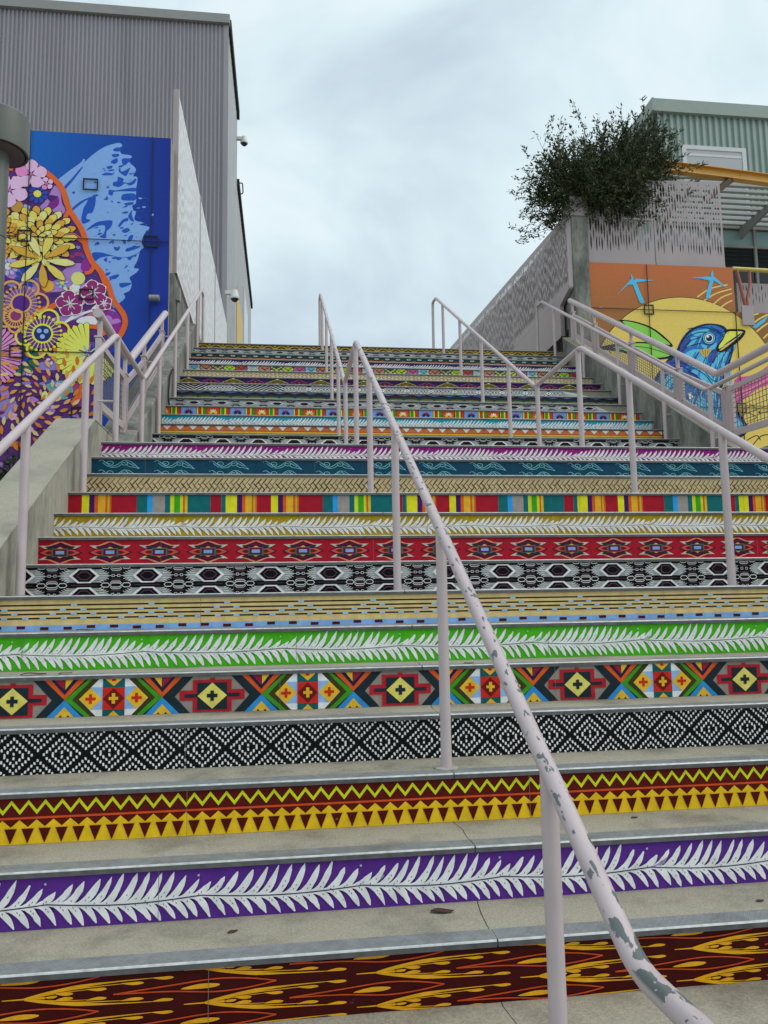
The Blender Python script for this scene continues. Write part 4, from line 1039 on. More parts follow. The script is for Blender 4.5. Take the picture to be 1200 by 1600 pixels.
ART = {"L":[["O","7ea4da",1,0,5,2687,140,2817,285,2944,321,3002,344,2983,322,2940,431,3060,578,3183,727,3248,793,3257,822,3219,785,3181,815,3104,929,3090,949,3060,902,3030,931,2976,964,2943,1009,2887,973,2792,1030,2774,1014,2598,1018,2413,968,2370,992,2299,1021,2286,1004,2167,1136,2137,1062,2105,1203,2075,1130,1969,1104,1846,1133,1787,1087,1744,1053,1602,1008,1499,1074,1482,1028,1420,955,1357,985,1278,959,1177,886,1135,905,1086,869,1035,779,952,726,871,684,1068,681,1205,583,1442,507,1559,413,1756,387,1895,308,2093,203,2250,112,2530,44,2638],["O","2352b0",2,0,701,3159,766,3195,823,3167,786,3140,730,3134],["O","2352b0",2,0,689,3086,768,3101,784,3071,713,3046],["O","2352b0",2,0,695,3004,760,3038,762,2976,715,2953,677,2971],["O","2352b0",2,0,626,2906,697,2927,694,2890,642,2878],["O","2352b0",2,0,595,2853,717,2875,708,2853,601,2839],["O","2352b0",2,0,565,2784,615,2819,690,2817,681,2790],["O","2352b0",2,0,826,3032,920,3044,936,3018,894,2974,866,2941,828,2959],["O","2352b0",2,0,801,2906,811,2855,849,2857,933,2914,924,2882,888,2797,850,2795,783,2854],["O","2352b0",2,0,776,2771,851,2744,843,2702,928,2696,1011,2763,994,2690,928,2655,871,2683,797,2628,713,2644,721,2695,768,2708],["O","2352b0",2,0,667,2580,742,2573,854,2600,1004,2628,1015,2578,893,2571,799,2566,724,2552,707,2500,659,2518],["O","2352b0",2,0,837,2517,912,2541,1006,2536,1012,2454,933,2440,830,2445],["O","2352b0",2,0,863,2395,971,2421,981,2391,897,2370],["O","2352b0",2,0,690,2427,718,2418,709,2402],["O","2352b0",2,0,186,2523,222,2531,223,2505,201,2498],["O","2352b0",2,0,82,2589,180,2717,287,2866,315,2878,217,2719,110,2570],["O","2352b0",2,0,192,2290,300,2397,446,2476,493,2468,487,2345,452,2242,397,2229,380,2158,436,2140,382,2097,345,2085,316,2134,340,2297,392,2422,301,2356,211,2271],["O","2352b0",2,0,385,1996,493,2102,603,2138,715,2143,698,2051,644,1988,637,1897,553,1913,608,1956,624,2068,531,2063,421,2008],["O","2352b0",2,0,791,2076,845,2160,910,2193,920,2153,864,2130,819,2067],["O","2352b0",2,0,839,2007,904,2050,951,2022,886,1979],["O","2352b0",2,0,917,1858,943,1941,990,1953,972,1881],["O","2352b0",2,0,919,2224,973,2309,965,2247,995,2146,948,2165],["O","2352b0",2,0,467,1678,577,1693,689,1667,856,1634,1023,1681,1133,1787,1115,1746,1005,1660,950,1597,893,1645,802,1591,745,1649,579,1622,506,1569],["O","2352b0",2,0,891,1736,947,1779,1077,1805,1059,1774,929,1722],["O","2352b0",2,0,616,1594,662,1626,654,1565],["O","2352b0",2,0,761,1731,742,1780,788,1772,825,1790,808,1733],["O","2352b0",2,0,647,1465,675,1456,657,1445],["O","2352b0",2,0,687,1347,769,1390,825,1392,770,1330],["O","2352b0",2,0,827,1272,920,1285,985,1278,921,1236,847,1217],["O","2352b0",2,0,851,1876,888,1881,899,1837,871,1826],["O","2352b0",2,0,682,1576,710,1568,691,1551],["O","2352b0",2,0,925,1456,953,1453,935,1440],["O","2352b0",2,0,542,1993,560,2014,566,1984],["P","5b2f72",1,0,-1100,2823,-586,2853,-377,2873,-248,2852,-116,2758,7,2636,75,2528,115,2408,155,2288,149,2207,310,2033,379,1875,382,1754,470,1558,584,1422,662,1246,704,1029,780,893,895,719,879,580,791,441,613,241,411,-1662,-1202,-2739,-1457,2803],["O","a67cc0",2,0,-229,2269,-124,2416,-38,2603,38,2526,61,2364,110,2266,48,2182,-81,2216,-172,2211],["O","7b2a82",2,0,-137,2253,-86,2377,3,2463,25,2342,-64,2257],["O","a67cc0",2,0,90,1403,251,1529,435,1496,474,1398,327,1413,330,1293,478,1239,588,1263,516,1199,187,1209,39,1283],["O","8d2f8c",2,0,325,1492,395,1615,442,1557,454,1457,364,1414],["O","a67cc0",2,0,-657,1611,-551,1655,-477,1579,-526,1458,-400,1463,-379,1365,-502,1282,-630,1356],["O","4a55a8",2,0,-473,1480,-274,1448,-91,1377,-143,1315,-324,1348],["O","a67cc0",2,0,-387,1245,-199,1316,-65,1257,81,1311,201,1267,145,1152,-90,1111,-235,1074,-412,1116],["O","a67cc0",2,0,-222,677,-77,729,67,797,273,835,390,887,363,790,158,720,42,653,-104,633],["O","7b2a82",2,0,-45,634,159,688,307,661,252,532,164,529,45,558],["O","8f7fc4",2,0,-204,142,-31,193,173,213,379,187,177,88,-56,67,-202,79],["O","b478c0",2,0,628,895,747,915,809,836,734,818,659,847],["O","8d2f8c",2,0,598,894,808,868,856,741,844,612,754,610,662,735],["O","b478c0",2,0,691,736,810,788,856,741,752,706,708,656],["O","6b2f86",2,0,-625,586,-453,638,-393,577,-475,449,-591,446],["O","a0446e",2,0,214,-194,357,-66,361,-222,276,-317],["O","8d2f8c",2,0,306,-348,447,-158,482,-345,395,-409],["O","8f7fc4",2,0,-617,-363,-447,-329,-414,-452,-523,-592,-610,-547],["O","a67cc0",2,0,-626,-147,-539,-176,-505,-300,-590,-316],["O","4a55a8",2,0,-168,-60,-24,-26,123,-70,67,-165,-107,-153],["O","6ba7a6",2,0,-50,-121,181,-69,272,-161,246,-287,72,-321,-3,-229],["O","3d2a66",2,0,-371,-49,-200,17,-25,-11,-123,-106,-296,-125],["O","b06a7a",2,0,364,758,509,891,628,895,600,829,424,728],["S","d8632e",7,72,-607,2775,-586,2841,-377,2865,-248,2846,-116,2751,7,2636,75,2528,111,2408,155,2288,195,2209,310,2033,373,1875,386,1755,470,1558,584,1422,653,1246],["S","d8632e",7,72,601,1395,687,1236,744,1060,806,965,884,854,913,743,888,630,831,516],["S","d8632e",7,55,147,2247,96,2104,69,1971,203,1927,334,1843,385,1785],["S","d8632e",7,50,470,1558,490,1479,437,1407,382,1399],["S","d8632e",7,72,-754,929,-638,921,-405,906,-301,873,-112,884,62,972,148,1055,228,1106],["S","d8632e",7,60,-316,880,-247,771,-247,676,-267,628],["S","d8632e",7,60,280,580,367,646,470,669,589,645,666,559],["S","d8632e",7,80,369,13,402,-112,376,-222,306,-348,263,-380],["S","d8632e",7,60,388,-128,476,-126],["S","d8632e",7,70,-595,-944,-454,-912,-225,-925],["S","d8632e",7,60,716,962,657,944,643,895],["O","dfeaea",5,0,140,1079,190,1153,246,1268,281,1318,321,1223,339,1110,297,1012,279,1157,206,1090],["O","dfeaea",5,0,290,732,363,790,481,810,557,764,543,700,455,681,365,694],["O","dfeaea",5,0,479,906,551,989,609,1039,582,958,642,927,553,916],["S","dfeaea",5,28,144,704,244,802,344,950,416,1016],["S","dfeaea",5,30,158,720,332,821,494,890]],"R":[["S","e0c46a",2,22,512,1744,750,1895,1050,1970],["S","e0c46a",2,22,632,1694,843,1819,1111,1902],["S","e0c46a",2,22,781,1635,937,1758,1112,1828],["S","e0c46a",2,22,908,1589,1012,1665,1110,1710],["P","8a6038",1,0,1272,1492,1709,1506,1644,685,1514,1124,1368,1374],["S","e0c46a",2,26,1303,1388,1408,1464,1543,1507],["S","e0c46a",2,26,1395,1295,1536,1411,1708,1496],["S","e0c46a",2,26,1487,1203,1592,1285,1697,1352],["S","e0c46a",2,26,1594,1094,1683,1176],["P","4fb4dc",4,0,-816,1745,-604,1973,-558,2013,-524,1982,-494,2015,-198,1994,-343,1973,-497,1952,-379,1628,-419,1602,-458,1632,-554,1912,-633,1909],["P","4fb4dc",4,0,-585,2100,-532,2014,-565,1990],["P","4fb4dc",4,0,426,2059,698,2092,780,2095,823,2097,1045,1900,919,1966,809,2032,716,1728,673,1717,659,1749,743,2023,598,2056],["P","4fb4dc",4,0,804,2205,821,2122,789,2083,766,2120],["P","4fb4dc",4,0,1706,1474,1584,1396,1410,1273,1474,1256,1632,1366],["P","4fb4dc",4,0,-1159,1509,-1063,1543,-1096,1517],["O","16181c",3,0,-807,1324,-571,1315,-291,1230,-77,1080,57,928,-87,924,-306,981,-520,1099,-671,1219],["O","86c653",4,0,-761,1303,-541,1285,-293,1199,-110,1064,11,952,-148,969,-336,1011,-519,1114],["O","16181c",3,0,-1153,884,-812,952,-400,984,-120,908,62,757,-290,702,-664,779,-912,826,-1145,844],["O","86c653",4,0,-909,897,-718,939,-402,959,-152,891,0,777,-289,733,-631,811,-910,872],["S","16181c",5,9,-1128,872,-751,907,-343,886,31,772],["S","16181c",5,8,-988,870,-982,686],["O","d0559a",3,0,1051,406,1300,473,1503,556,1674,654,1652,371,1448,273,1276,161,1056,33],["S","e6b96a",4,12,1092,297,1358,381,1632,527],["S","e6b96a",4,12,1068,188,1317,271,1624,433],["S","e6b96a",4,9,1062,111,1314,224],["O","d0559a",3,0,-435,391,-247,379,-251,303,-424,299],["O","15294a",4,0,989,1211,904,1290,710,1316,547,1292,347,1202,191,1025,82,820,-35,724,-173,550,-295,363,-331,26,-223,-277,144,-455,900,-568,1217,-412,1092,-136,815,45,822,230,989,670,1081,954,1049,1048],["O","2f6fb6",5,0,946,1197,805,1281,643,1283,444,1214,274,1074,147,837,27,710,-127,520,-233,349,-261,27,-95,-245,148,-394,714,-479,1155,-382,1041,-168,765,13,782,261,940,669,1026,953,891,1107],["O","5db6e6",6,0,376,1155,541,1207,704,1228,798,1183,636,1178,469,1095],["O","5db6e6",6,0,269,996,371,1077,468,1079,396,968,295,903],["O","5db6e6",6,0,525,971,685,944,786,1010,746,899,584,895],["O","5db6e6",6,0,223,776,358,873,519,877,607,754,534,628,339,593,247,653],["O","5db6e6",6,0,335,530,498,565,652,475,734,260,735,43,567,164,419,346],["O","5db6e6",6,0,551,411,680,414,764,229,699,228],["O","5db6e6",6,0,-119,397,16,524,75,463,-31,276,-154,90],["O","5db6e6",6,0,0,277,135,403,189,249,48,32,-47,30],["O","5db6e6",6,0,275,97,468,131,616,-51,699,-234,543,-175,360,-55],["O","5db6e6",6,0,450,-146,603,-235,533,-328,410,-269],["O","5db6e6",6,0,864,729,954,857,982,795,885,574,814,479],["O","5db6e6",6,0,766,727,856,854,924,888,827,666,753,540],["O","5db6e6",6,0,665,662,757,821,808,853,707,570],["O","5db6e6",6,0,876,-232,1053,-229,1141,-351,945,-384],["O","5db6e6",6,0,235,-26,284,-240,185,-302,100,-151],["O","3a4f96",7,0,169,931,305,1059,368,1030,263,902,191,776],["O","3a4f96",7,0,637,724,744,867,879,949,1010,953,972,889,808,853,714,663],["O","3a4f96",7,0,-104,645,91,711,279,653,211,590,20,585],["O","3a4f96",7,0,-179,458,-44,584,-16,523,-154,335,-193,212],["O","3a4f96",7,0,207,528,427,470,571,226,507,225,325,375],["O","3a4f96",7,0,740,353,796,230,779,-18,719,43],["O","3a4f96",7,0,41,-90,175,34,263,-87,157,-241],["S","15294a",8,11,273,1058,473,1158,700,1171],["S","15294a",8,11,179,838,329,935,526,987],["S","15294a",8,11,231,901,368,1030,532,1081],["S","15294a",8,11,706,1259,862,1169,921,1076],["S","15294a",8,11,640,1242,798,1183,875,1122],["S","15294a",8,11,-8,647,152,666,308,607],["S","15294a",8,11,-44,584,148,604,335,530],["S","15294a",8,11,-151,397,-18,492,79,525],["S","15294a",8,11,-162,212,-57,368,75,463],["S","15294a",8,11,-142,29,-35,215,100,340],["S","15294a",8,11,-54,-92,52,93,157,249],["S","15294a",8,11,536,659,609,786,745,883],["S","15294a",8,11,624,537,700,694,840,854],["S","15294a",8,11,717,477,811,666,956,888],["S","15294a",8,11,773,353,867,542,1003,858],["S","15294a",8,11,271,529,455,409,599,164],["S","15294a",8,11,339,593,556,473,732,229],["S","15294a",8,11,316,1216,511,1247,705,1234],["S","15294a",8,11,119,402,235,466,330,453],["S","15294a",8,11,141,249,291,344,383,284],["S","15294a",8,11,210,81,311,159,404,130],["S","15294a",8,11,-32,-244,104,-89,173,3],["S","15294a",8,11,390,-85,607,-174,759,-295],["S","15294a",8,11,295,406,413,254,462,39],["S","15294a",8,11,530,566,648,413,773,353],["S","15294a",8,8,291,344,403,346,398,269,318,267,320,307],["S","15294a",8,8,413,254,509,255,502,163,432,161,435,208],["S","15294a",8,8,301,5,396,7,390,-85,314,-86,317,-40],["P","e8ece8",8,0,248,174,312,184,332,98,257,72],["O","c9a84a",8,0,502,877,681,897,661,834,575,754,514,815],["S","15294a",9,7,535,878,552,800],["S","15294a",9,7,583,879,582,769],["S","15294a",9,7,632,880,618,817],["O","15294a",9,0,774,1072,766,1038,748,1007,721,982,689,965,653,959,619,963,588,978,565,1002,551,1032,547,1066,555,1100,573,1131,600,1156,633,1173,668,1179,703,1175,734,1160,757,1136,771,1106],["O","5db6e6",10,0,761,1072,754,1041,738,1014,714,992,685,977,654,972,623,976,596,989,576,1010,563,1036,560,1066,567,1097,583,1124,607,1146,636,1161,667,1167,698,1163,725,1150,746,1129,759,1102],["O","15294a",11,0,742,1071,736,1047,723,1025,704,1007,681,995,655,990,631,994,609,1004,592,1021,582,1043,580,1067,585,1091,598,1114,618,1131,641,1143,666,1148,691,1145,713,1134,730,1117,740,1095],["O","cfe6f2",12,0,732,1071,727,1049,716,1030,699,1014,678,1004,656,1000,634,1003,615,1012,600,1027,592,1046,590,1067,594,1089,606,1108,623,1124,643,1134,666,1138,687,1136,707,1126,721,1111,730,1092],["O","15294a",13,0,713,1070,709,1055,701,1041,688,1029,674,1022,657,1019,641,1021,628,1027,617,1038,610,1052,609,1068,613,1083,621,1097,633,1109,648,1117,664,1119,680,1117,694,1111,705,1100,711,1086],["O","ffffff",14,0,663,1094,661,1088,658,1083,653,1079,648,1076,642,1075,636,1076,631,1078,627,1082,624,1087,624,1093,625,1099,628,1104,633,1109,638,1112,644,1113,650,1112,656,1109,660,1105,662,1100],["O","16181c",9,0,930,1209,1062,1232,1284,1219,1233,1100,1076,970,889,855,792,859,773,915,835,1011,942,1140],["O","e6dc55",10,0,977,1179,1125,1195,1230,1192,1119,1113,948,998,827,901,821,948,903,1060],["O","d8b848",10,0,1203,1141,1046,1010,875,886,826,879,980,990,1117,1081],["S","f4f0e0",11,7,1243,1193,1151,1098,980,990,828,910],["S","16181c",12,6,975,1156,1009,1173],["S","16181c",5,9,1282,21,1389,-70,1255,-118,1379,-194,1245,-257],["S","16181c",5,8,1158,-120,1287,-133],["O","16181c",5,0,1454,-115,1449,-126,1439,-133,1427,-133,1418,-127,1415,-116,1419,-105,1430,-98,1442,-98,1451,-105],["S","16181c",5,8,1467,-115,1581,-114],["S","16181c",5,8,1215,-11,1589,-14],["O","8a7a56",2,0,1161,-520,1329,-426,1590,-407,1572,-638,1184,-642],["S","16181c",3,14,1189,-565,1357,-487,1416,-563],["S","16181c",3,14,1280,-641,1421,-502,1553,-469]]}
# ------------------------------------------------------------------ murals
def petals(a, cx, cv, n, r0, r1, w_, c, ly, edge=None, rot=0, sq=1., ew=.006):
    for i in range(n):
        t = rot+2*pi*i/n; d = Vector((cos(t), sin(t)*sq)); nn = Vector((-sin(t), cos(t)*sq)); o = Vector((cx, cv))
        def pet(g): return [tuple(o+d*(r0-g*.5)), tuple(o+d*(r0+(r1-r0)*.35)-nn*(w_*.8+g)), tuple(o+d*(r0+(r1-r0)*.7)-nn*(w_+g)), tuple(o+d*(r0+(r1-r0)*.92)-nn*(w_*.5+g)), tuple(o+d*(r1+g)), tuple(o+d*(r0+(r1-r0)*.92)+nn*(w_*.5+g)), tuple(o+d*(r0+(r1-r0)*.7)+nn*(w_+g)), tuple(o+d*(r0+(r1-r0)*.35)+nn*(w_*.8+g))]
        if edge: a.poly(pet(ew), edge, ly)
        a.poly(pet(0), c[i % len(c)] if isinstance(c, list) else c, ly+1)
def draw(a, data):
    for it in data:
        k, col, ly, w_ = it[:4]; pts = [(it[i]/1000, it[i+1]/1000) for i in range(4, len(it), 2)]; c = paint(col)
        if k == 'S': a.stroke(smooth_line(pts, 4) if len(pts) > 2 else pts, w_/1000, c, ly)
        else:
            if k == 'O': pts = smooth_pts(pts, 3)
            ar = sum(pts[i][0]*pts[(i+1) % len(pts)][1]-pts[(i+1) % len(pts)][0]*pts[i][1] for i in range(len(pts)))
            a.poly(pts if ar > 0 else pts[::-1], c, ly)
def joints(t, org, lines, boxes, m):
    for u0, v0, u1, v1 in lines:
        o = MB().bar((org[0]+u0, org[1]-.022, org[2]+v0), (org[0]+u1, org[1]-.022, org[2]+v1), .008, .010, (0, 1, 0) if abs(u1-u0) > abs(v1-v0) else (1, 0, 0)).build('panel_joint', m); at_base(t, o)
    for u0, v0, u1, v1 in boxes:
        mb = MB(); b = .008
        for p in ((u0, u1, v0, v0+b*2), (u0, u1, v1-b*2, v1), (u0, u0+b*2, v0+b*2, v1-b*2), (u1-b*2, u1, v0+b*2, v1-b*2)):
            mb.box(org[0]+p[0], org[0]+p[1], org[1]-.028, org[1]-.0165, org[2]+p[2], org[2]+p[3])
        at_base(t, mb.build('joint_box', m))
# left mural: butterfly wing filled with flowers
t = thing('mural_wall', 'concrete wall painted with a blue butterfly wing and flowers left of the stairs', 'wall', (-4, 10.45, .3))
o = MB().box(-7.5, -1.535, 10.30, 10.62, .2, 6.37).build('wall_body', M_wall); at_base(t, o)
a = Art(-4.4, 1.462, -2.68, 3.368, .0011)
ns = 40
for i in range(ns):
    u0 = -4.4+5.862*i/ns; u1 = -4.4+5.862*(i+1)/ns
    f0 = max(0, min(1, (u0+.6)/2.0)); f1 = max(0, min(1, (u1+.6)/2.0)); ca = mixc(paint('1c66b8'), paint('1f3289'), f0); cb = mixc(paint('1c66b8'), paint('1f3289'), f1); cc = mixc(ca, paint('1b3aa0'), .5); cd = mixc(cb, paint('1b3aa0'), .5)
    a.p.append(([(u0, -2.68), (u1, -2.68), (u1, 3.368), (u0, 3.368)], [cc, cd, cb, ca], 0))
draw(a, ART['L'])
rr = random.Random(12)
def inside_field(u, v):      # area enclosed by the wing border
    edge = [(3.0, -.9), (2.79, -.35), (2.6, .0), (2.4, .17), (2.1, .30), (1.8, .42), (1.4, .55), (1.1, .75), (.85, .85), (.5, .80), (.2, .55), (-.6, .5), (-2.7, .4)]
    for (va, ua), (vb, ub) in zip(edge, edge[1:]):
        if va >= v >= vb: return u < ua+(ub-ua)*(va-v)/(va-vb)-.10
    return False
for i in range(230):
    u = rr.uniform(-2.2, .8); v = rr.uniform(-1.8, 2.5)
    if not inside_field(u, v): continue
    r_ = rr.uniform(.025, .085); el = rr.uniform(.4, .9); c = rr.choice(('a67cc0', '7b2a82', '4a2a6a', '8f7fc4', '4a55a8', '7a2350', 'b478c0', '3f2358', '9a3560'))
    a.poly(smooth_pts([(u+r_*rr.uniform(.5, 1.3)*cos(q*pi/4), v+r_*el*rr.uniform(.4, 1.2)*sin(q*pi/4)) for q in range(8)], 2), paint(c), 3)
K = paint('2a1830'); Y1 = paint('dcc75e'); Y2 = paint('cf9f3c'); Y3 = paint('e2d48a'); PK = paint('eab2d4'); PK2 = paint('dd86bd'); WHT = paint('e3e8e6')
def mum(cx, cv, R_, cols, sq=.85, s0=8):
    for i, (rr0, rr1, n, w_) in enumerate(((.64, 1.0, 19, .10), (.48, .84, 17, .10), (.34, .68, 14, .095), (.20, .52, 11, .085), (.08, .36, 8, .07), (.02, .20, 5, .055))):
        petals(a, cx, cv, n, R_*rr0, R_*rr1, R_*w_, cols, s0+i, K, i*.31, sq, .0125)
mum(-.22, 1.88, .50, [Y1, Y2, Y1, Y3]); mum(-.72, 1.90, .42, [Y2, paint('d2952e'), Y1])
petals(a, -.16, 1.55, 9, .05, .42, .055, [Y1, Y3, Y2], 18, K, 3.4, .9)
for cx, cv, r_, ro in ((-.34, 2.74, .21, .3), (-.60, 2.50, .24, .9), (-.14, 2.62, .09, 1.8), (-1.0, 2.85, .22, .2)):
    petals(a, cx, cv, 5, .02, r_, r_*.40, [PK, PK, PK2], 9, paint('5a2a4a'), ro, 1., .006); a.disc(cx, cv, .022, paint('c06a9a'), 12, 8)
for cx, cv, r_, c1, c2 in ((-.25, 2.47, .14, '2c4aa6', 'd9d05a'), (-.35, 1.31, .15, '2c4aa6', 'd0d873'), (-.58, 1.45, .13, 'b9a9d0', 'd9cfe0'), (.10, 1.25, .08, '7fc0d0', 'd9d05a'), (.19, 1.12, .10, 'd9d5a0', 'a03a3a'), (.02, .22, .09, 'd9c0d0', 'a03a5a'), (-.37, .22, .24, '2f6a4a', '2b3f9a'), (-.9, 1.3, .15, '2c4aa6', 'd0d873')):
    petals(a, cx, cv, 10 if r_ > .11 else 6, r_*.35, r_, r_*.2, paint(c1), 8, None, .2); a.disc(cx, cv, r_*.36, paint(c2), 10, 10)
def lineflower(cx, cv, R_, col, fill, center, rot=0, n=6):
    c = paint(col)
    for i in range(n):
        an = rot+2*pi*i/n; px = cx+R_*.66*cos(an); pv = cv+R_*.66*sin(an)
        a.ring(px, pv, R_*.36, .030, c, 13, 20)
    a.disc(cx, cv, R_*.62, paint(fill), 14, 18)
    for i in range(n*4):
        an = rot+2*pi*i/(n*4); a.stroke([(cx+R_*.40*cos(an), cv+R_*.40*sin(an)), (cx+R_*.66*cos(an), cv+R_*.66*sin(an))], .010, c, 15); a.disc(cx+R_*.70*cos(an), cv+R_*.70*sin(an), .019, c, 15, 8)
    a.disc(cx, cv, R_*.36, paint(center), 16, 16); a.ring(cx, cv, R_*.37, .026, c, 17, 20)
lineflower(-.12, .55, .33, 'd9d94a', '6b2f86', '28306e', .2); lineflower(-.40, .95, .33, 'e0a35c', '7a5a9a', '5a2a86', .1); lineflower(-.46, .78, .22, 'e0a35c', '6b2a5a', '8a3a6a', .5)
for i in range(3): a.disc(-.12+.05*cos(i*2.1+.5), .56+.05*sin(i*2.1+.5), .032, paint('8fb0dc'), 18, 8)
for cx, cv, r_ in ((.21, .97, .18), (.50, 1.13, .17), (.64, .99, .10)):   # white outlined blossoms
    petals(a, cx, cv, 5, .02, r_, r_*.42, paint('8d2f6c'), 12, WHT, .5, 1., .014)
    for i in range(7): an = i*.9; a.stroke([(cx, cv), (cx+r_*.55*cos(an), cv+r_*.55*sin(an))], .008, WHT, 14)
for i in range(22):          # big yellow fan flower
    an = radians(95+i*11.5); 
    for r0, r1, w_, c, ly in ((.05, .40, .041, '2a2a20', 9), (.05, .395, .034, 'e3dc62', 10)):
        d = Vector((cos(an), sin(an))); n_ = Vector((-d.y, d.x)); o_ = Vector((.46, .30))
        a.poly([tuple(o_+d*r0-n_*w_*.3), tuple(o_+d*r1-n_*w_), tuple(o_+d*(r1+.03)), tuple(o_+d*r1+n_*w_), tuple(o_+d*r0+n_*w_*.3)], paint(c), ly)
for i in range(9): an = i*.7; a.stroke([(.46, .30), (.46+.13*cos(an), .30+.13*sin(an))], .02, paint('8fc0c8' if i % 2 else '9a5aa0'), 12)
for i in range(26):          # pink striped bloom at the far left
    an = radians(-100+i*8.5)
    for r1, w_, c, ly in ((.40, .030, '3a1a34', 9), (.39, .021, 'dc8cc0', 10)):
        d = Vector((cos(an), sin(an))); n_ = Vector((-d.y, d.x)); o_ = Vector((-.78, .24))
        a.poly([tuple(o_), tuple(o_+d*r1-n_*w_), tuple(o_+d*(r1+.03)), tuple(o_+d*r1+n_*w_)], paint(c), ly)
for ring_, (r_, n, ln) in enumerate(((.09, 7, .07), (.18, 11, .08), (.28, 15, .09), (.39, 19, .095), (.50, 22, .10), (.61, 25, .105), (.73, 28, .11))):   # amber chrysanthemum of loose petals
    for i in range(n):
        an = 2*pi*i/n+ring_*.4; cx = -.18+r_*cos(an); cv = -.30+r_*.92*sin(an); d = Vector((cos(an+.9), sin(an+.9))); n_ = Vector((-d.y, d.x)); o_ = Vector((cx, cv))
        q = smooth_pts([tuple(o_-d*ln*.6), tuple(o_-n_*ln*.34), tuple(o_+d*ln*.6-n_*ln*.1), tuple(o_+n_*ln*.16)], 2)
        a.poly(q, paint(rr.choice(('dd9a45', 'e0a860', 'cf7f2c', 'e6bd80') if ring_ < 5 else ('cf7f2c', 'c9731f', 'dd9a45'))), 11)
for i in range(130):         # broken brush marks along the pale wing
    v = rr.uniform(.6, 3.0); u = rr.uniform(.45, 1.32)
    if inside_field(u+.12, v) or u > 1.30-.75*abs(v-2.3)**1.5*.6: continue
    r_ = rr.uniform(.006, .035); el = rr.uniform(.25, .6); an = rr.uniform(-.2, .9)
    q8 = [(r_*rr.uniform(.6, 1.5)*cos(q*pi/3), r_*el*rr.uniform(.6, 1.3)*sin(q*pi/3)) for q in range(6)]
    a.poly(smooth_pts([(u+x_*cos(an)-y_*sin(an), v+x_*sin(an)+y_*cos(an)) for x_, y_ in q8], 2), paint('2352b0' if rr.random() < .75 else '7ea4da'), 3)
for i in range(46):          # sprinkled small blossoms
    u = rr.uniform(-1.1, .75); v = rr.uniform(-.9, 2.3)
    if not inside_field(u+.05, v): continue
    r_ = rr.uniform(.030, .062); petals(a, u, v, 5, .004, r_, r_*.42, paint(rr.choice(('e0c8dc', 'cfd8ea', 'e6d98a', 'd9a0c8', '9fb4dc', 'c9b0e0'))), 7, paint('4a2a5a'), rr.uniform(0, 1), 1., .004); a.disc(u, v, r_*.25, paint('c9a03a'), 9, 6)
for cx, cv, r_, c in ((.30, 1.32, .09, 'd3d277'), (-.08, 1.20, .08, 'd9a53a'), (.08, .25, .08, 'c9d06a'), (-.50, 2.28, .08, 'b98a3a'), (-.30, .72, .06, 'c9c87a')): a.disc(cx, cv, r_, paint(c), 8, 16)
at_base(t, a.build('painting', (-3.0, 10.298, 3.0), M_mural)) if 0 else None
pn = a.build('painting', (-3.0, 10.298, 3.0), M_mural); at_base(t, pn)
joints(t, (-3.0, 10.298, 3.0), [(-.36, -2.6, -.36, 3.36), (1.226, -2.6, 1.226, 3.36), (-.30, 1.865, 1.46, 1.865), (-.33, .31, 1.2, .31), (-3.5, .31, -.53, .31), (-3.5, 1.865, -.49, 1.865)],
       [(.328, 2.552, .524, 2.715), (1.13, 1.785, 1.321, 1.949), (-.481, 1.795, -.304, 1.956), (-.523, .217, -.337, .385), (.323, 1.027, .505, 1.174), (.264, -.587, .459, -.419)], M_dark)
